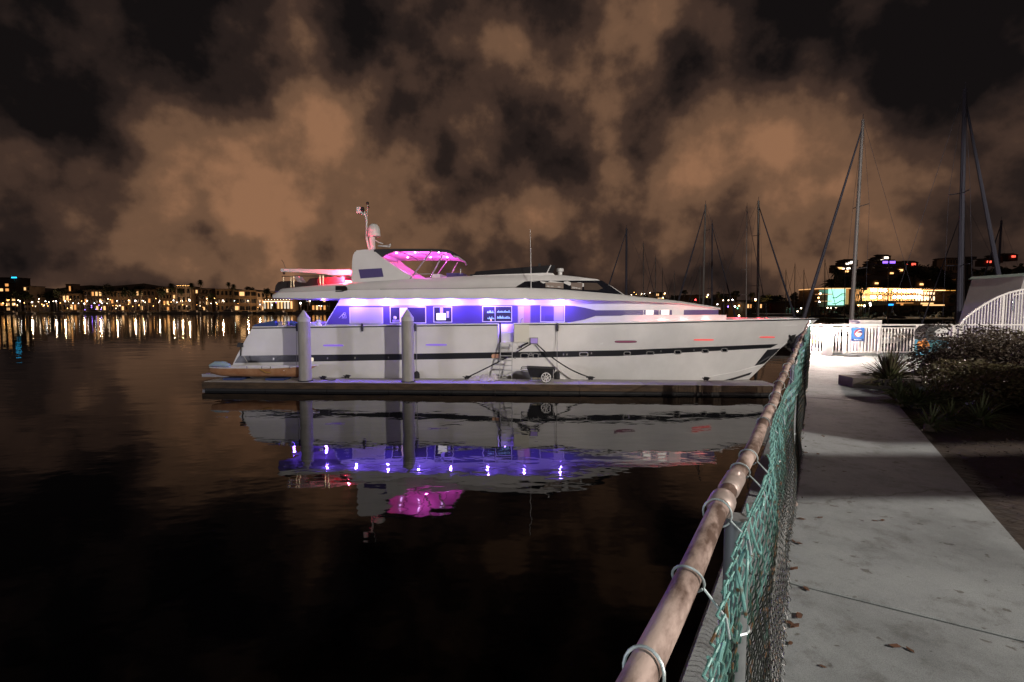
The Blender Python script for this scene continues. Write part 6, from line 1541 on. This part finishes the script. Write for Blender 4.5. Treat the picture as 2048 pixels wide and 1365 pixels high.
for (px, yt, Y, lab) in ((1934.5, 518, 100, 'dark square chimney like tower right of the largest mast'),):
    block(lab, 1929, 1941, yt, Y, 3, 1, M_roof, 0, 2, seed=50, name='water_tower')
# hillside houses with lit windows
hw_ = {}
def hill_house(px, py, k, Y=None, w=9):
    for d in range(135, 440, 3):
        f = (d - 118) / 320; z0 = 1.6 + (H + (618 - crest(px)) / 1000 * 438 - 1.6) * max(0, (f - .2) / .8) ** .8
        if H + (618 - py) / 1000 * d <= z0 + 2.5: break
    Y = d - 6; p = P(px, py, Y)
    cn = {'w': 'white', 'o': 'amber', 'r': 'red', 'p': 'violet', 'g': 'green'}[k]
    wh = 'left of the tall mast' if px < 1700 else 'above the restaurant left half' if px < 1780 else 'above the restaurant right half' if px < 1860 else 'between restaurant and largest mast' if px < 1925 else 'right of the largest mast'
    wh = ('high on hill ' if py < 545 else 'low on hill ') + wh
    t = thing('hillside_house', cn + ' windowed house ' + wh, 'house', (p.x, Y, p.z - 3), random.uniform(-.1, .1), 'hillside houses on the right')
    for nm, me_ in (('wall', HW), ('roof', HR)):
        o = bpy.data.objects.new(nm, me_); COL.objects.link(o); o.parent = t; o.scale = (w / 9, 1, 1)
    o = bpy.data.objects.new('window', HB[k]); COL.objects.link(o); o.parent = t; o.location = (0, -4.6, 3); s = random.uniform(.8, 1.35) * Y / 300; o.scale = (s, 1, s)
HW = MB().box((0, 0, 2), (9, 8, 5)).mesh('wall', M_walld); HR = MB().prism([(-5, -4.5, 4.5), (5, -4.5, 4.5), (4.6, 0, 6.2), (-4.6, 0, 6.2)], (0, 4.6, -.4)).mesh('roof', M_roof)
HB = {k: MB().box((0, 0, 0), (1.9, .2, .9)).mesh('window', mm) for k, mm in (('w', emit('house_white', (1, .85, .7), 3.2)), ('o', emit('house_amber', (1, .5, .18), 2.4)), ('r', emit('house_red', (1, .1, .06), 2.2)), ('p', emit('house_violet', (.35, .22, 1), 2)), ('g', emit('house_green', (.4, .9, .5), 1.4)))}
for (px, py, k) in ((1687,529,'w'),(1692,527.5,'w'),(1699,526,'w'),(1674,538,'o'),(1680,538.5,'w'),(1689,538.5,'w'),(1686,544,'o'),(1746,531,'o'),(1752,525,'w'),(1757,522,'w'),(1764,517,'w'),(1746,536.5,'w'),(1754,536,'o'),(1768,540.5,'w'),(1775,539,'p'),(1783,533,'r'),(1802,531,'r'),(1817,530,'r'),(1793,531.5,'g'),(1791,542,'o'),(1798,538,'o'),(1703,556,'o'),(1696,564,'o'),(1703,563,'o'),(1724,554.5,'o'),(1723,563.5,'w'),(1731,563.5,'w'),(1745,567,'o'),(1773,548,'o'),(1806,561,'w'),(1807,564.5,'o'),(1795,568,'o'),(1842,557,'w'),(1737,568,'o'),(1890,566,'o'),(1895,565,'o'),(1883,525,'w'),(1887,524.5,'r'),(1907,524,'g'),(1969,525,'r'),(1987,518.5,'r'),(2016,514.5,'r'),(1915,562,'w'),(1918,575,'o'),(1870,556,'o'),(1858,549,'w'),(1944,575,'o'),(1827,570,'o')):
    hill_house(px, py, k)
pv = block('house with violet lit windows on the hill top', 1764, 1784, 521, 330, 2, 4, M_walld, 0, 6, base=24, seed=60, name='villa')
for x in (-2.3, 2.3): MB().box((x, -3.2, P(1773, 525, 330).z - 23.5), (3.6, .2, 1.5)).build('violet_window', emit('violet_window', (.3, .13, 1), 2.2), pv)
block('white villa on the hill crest right of centre hill', 1890, 1912, 517, 330, 2, 4, M_wallp, .2, 8, base=28, seed=61, name='villa')
M_h = mat('hill_brush', (.02, .022, .012), .9)
hb_ = MB()
rnd = random.Random(9)
for i in range(4200):
    px = rnd.uniform(1640, 2300); f = rnd.uniform(.05, 1); d = 118 + 320 * f; z0 = 1.6 + (H + (618 - crest(px)) / 1000 * 438 - 1.6) * max(0, (f - .2) / .8) ** .8
    dd = ray(px, 618); c = Vector((dd.x * d, dd.y * d, z0 + rnd.uniform(-.5, 1.2))); s = rnd.uniform(.5, 1.3)
    a = Vector((rnd.gauss(0, 1), rnd.gauss(0, 1), rnd.gauss(0, .6))).normalized(); q = a.orthogonal().normalized(); hb_.poly([c - a * s, c + q * s, c + a * s, c - q * s])
tag(hb_.build('hill_scrub', M_h, recalc=False, kind='stuff'), 'dark scrub covering the right hillside', 'scrub')

# ================================================================== labels: look-alikes told apart by their order from the left
ORD = ['leftmost', 'second', 'third', 'fourth', 'fifth', 'sixth', 'seventh', 'eighth', 'ninth', 'tenth', 'eleventh', 'twelfth', 'thirteenth', 'fourteenth', 'fifteenth', 'sixteenth', 'seventeenth', 'eighteenth']
by = {}
for o in scene.objects:
    if o.parent is None and 'category' in o: by.setdefault(o['label'], []).append(o)
for lab, os_ in by.items():
    if 1 < len(os_) <= 18:
        os_.sort(key=lambda o: o.location.x / max(o.location.y, .1))
        for k, o in enumerate(os_):
            t_ = (ORD[k] + (' from left of such' if k else ' of such')).split(); w_ = lab.split()
            o['label'] = ' '.join(w_[:16 - len(t_)] + t_) if len(w_) + len(t_) > 16 else lab + ', ' + ' '.join(t_)
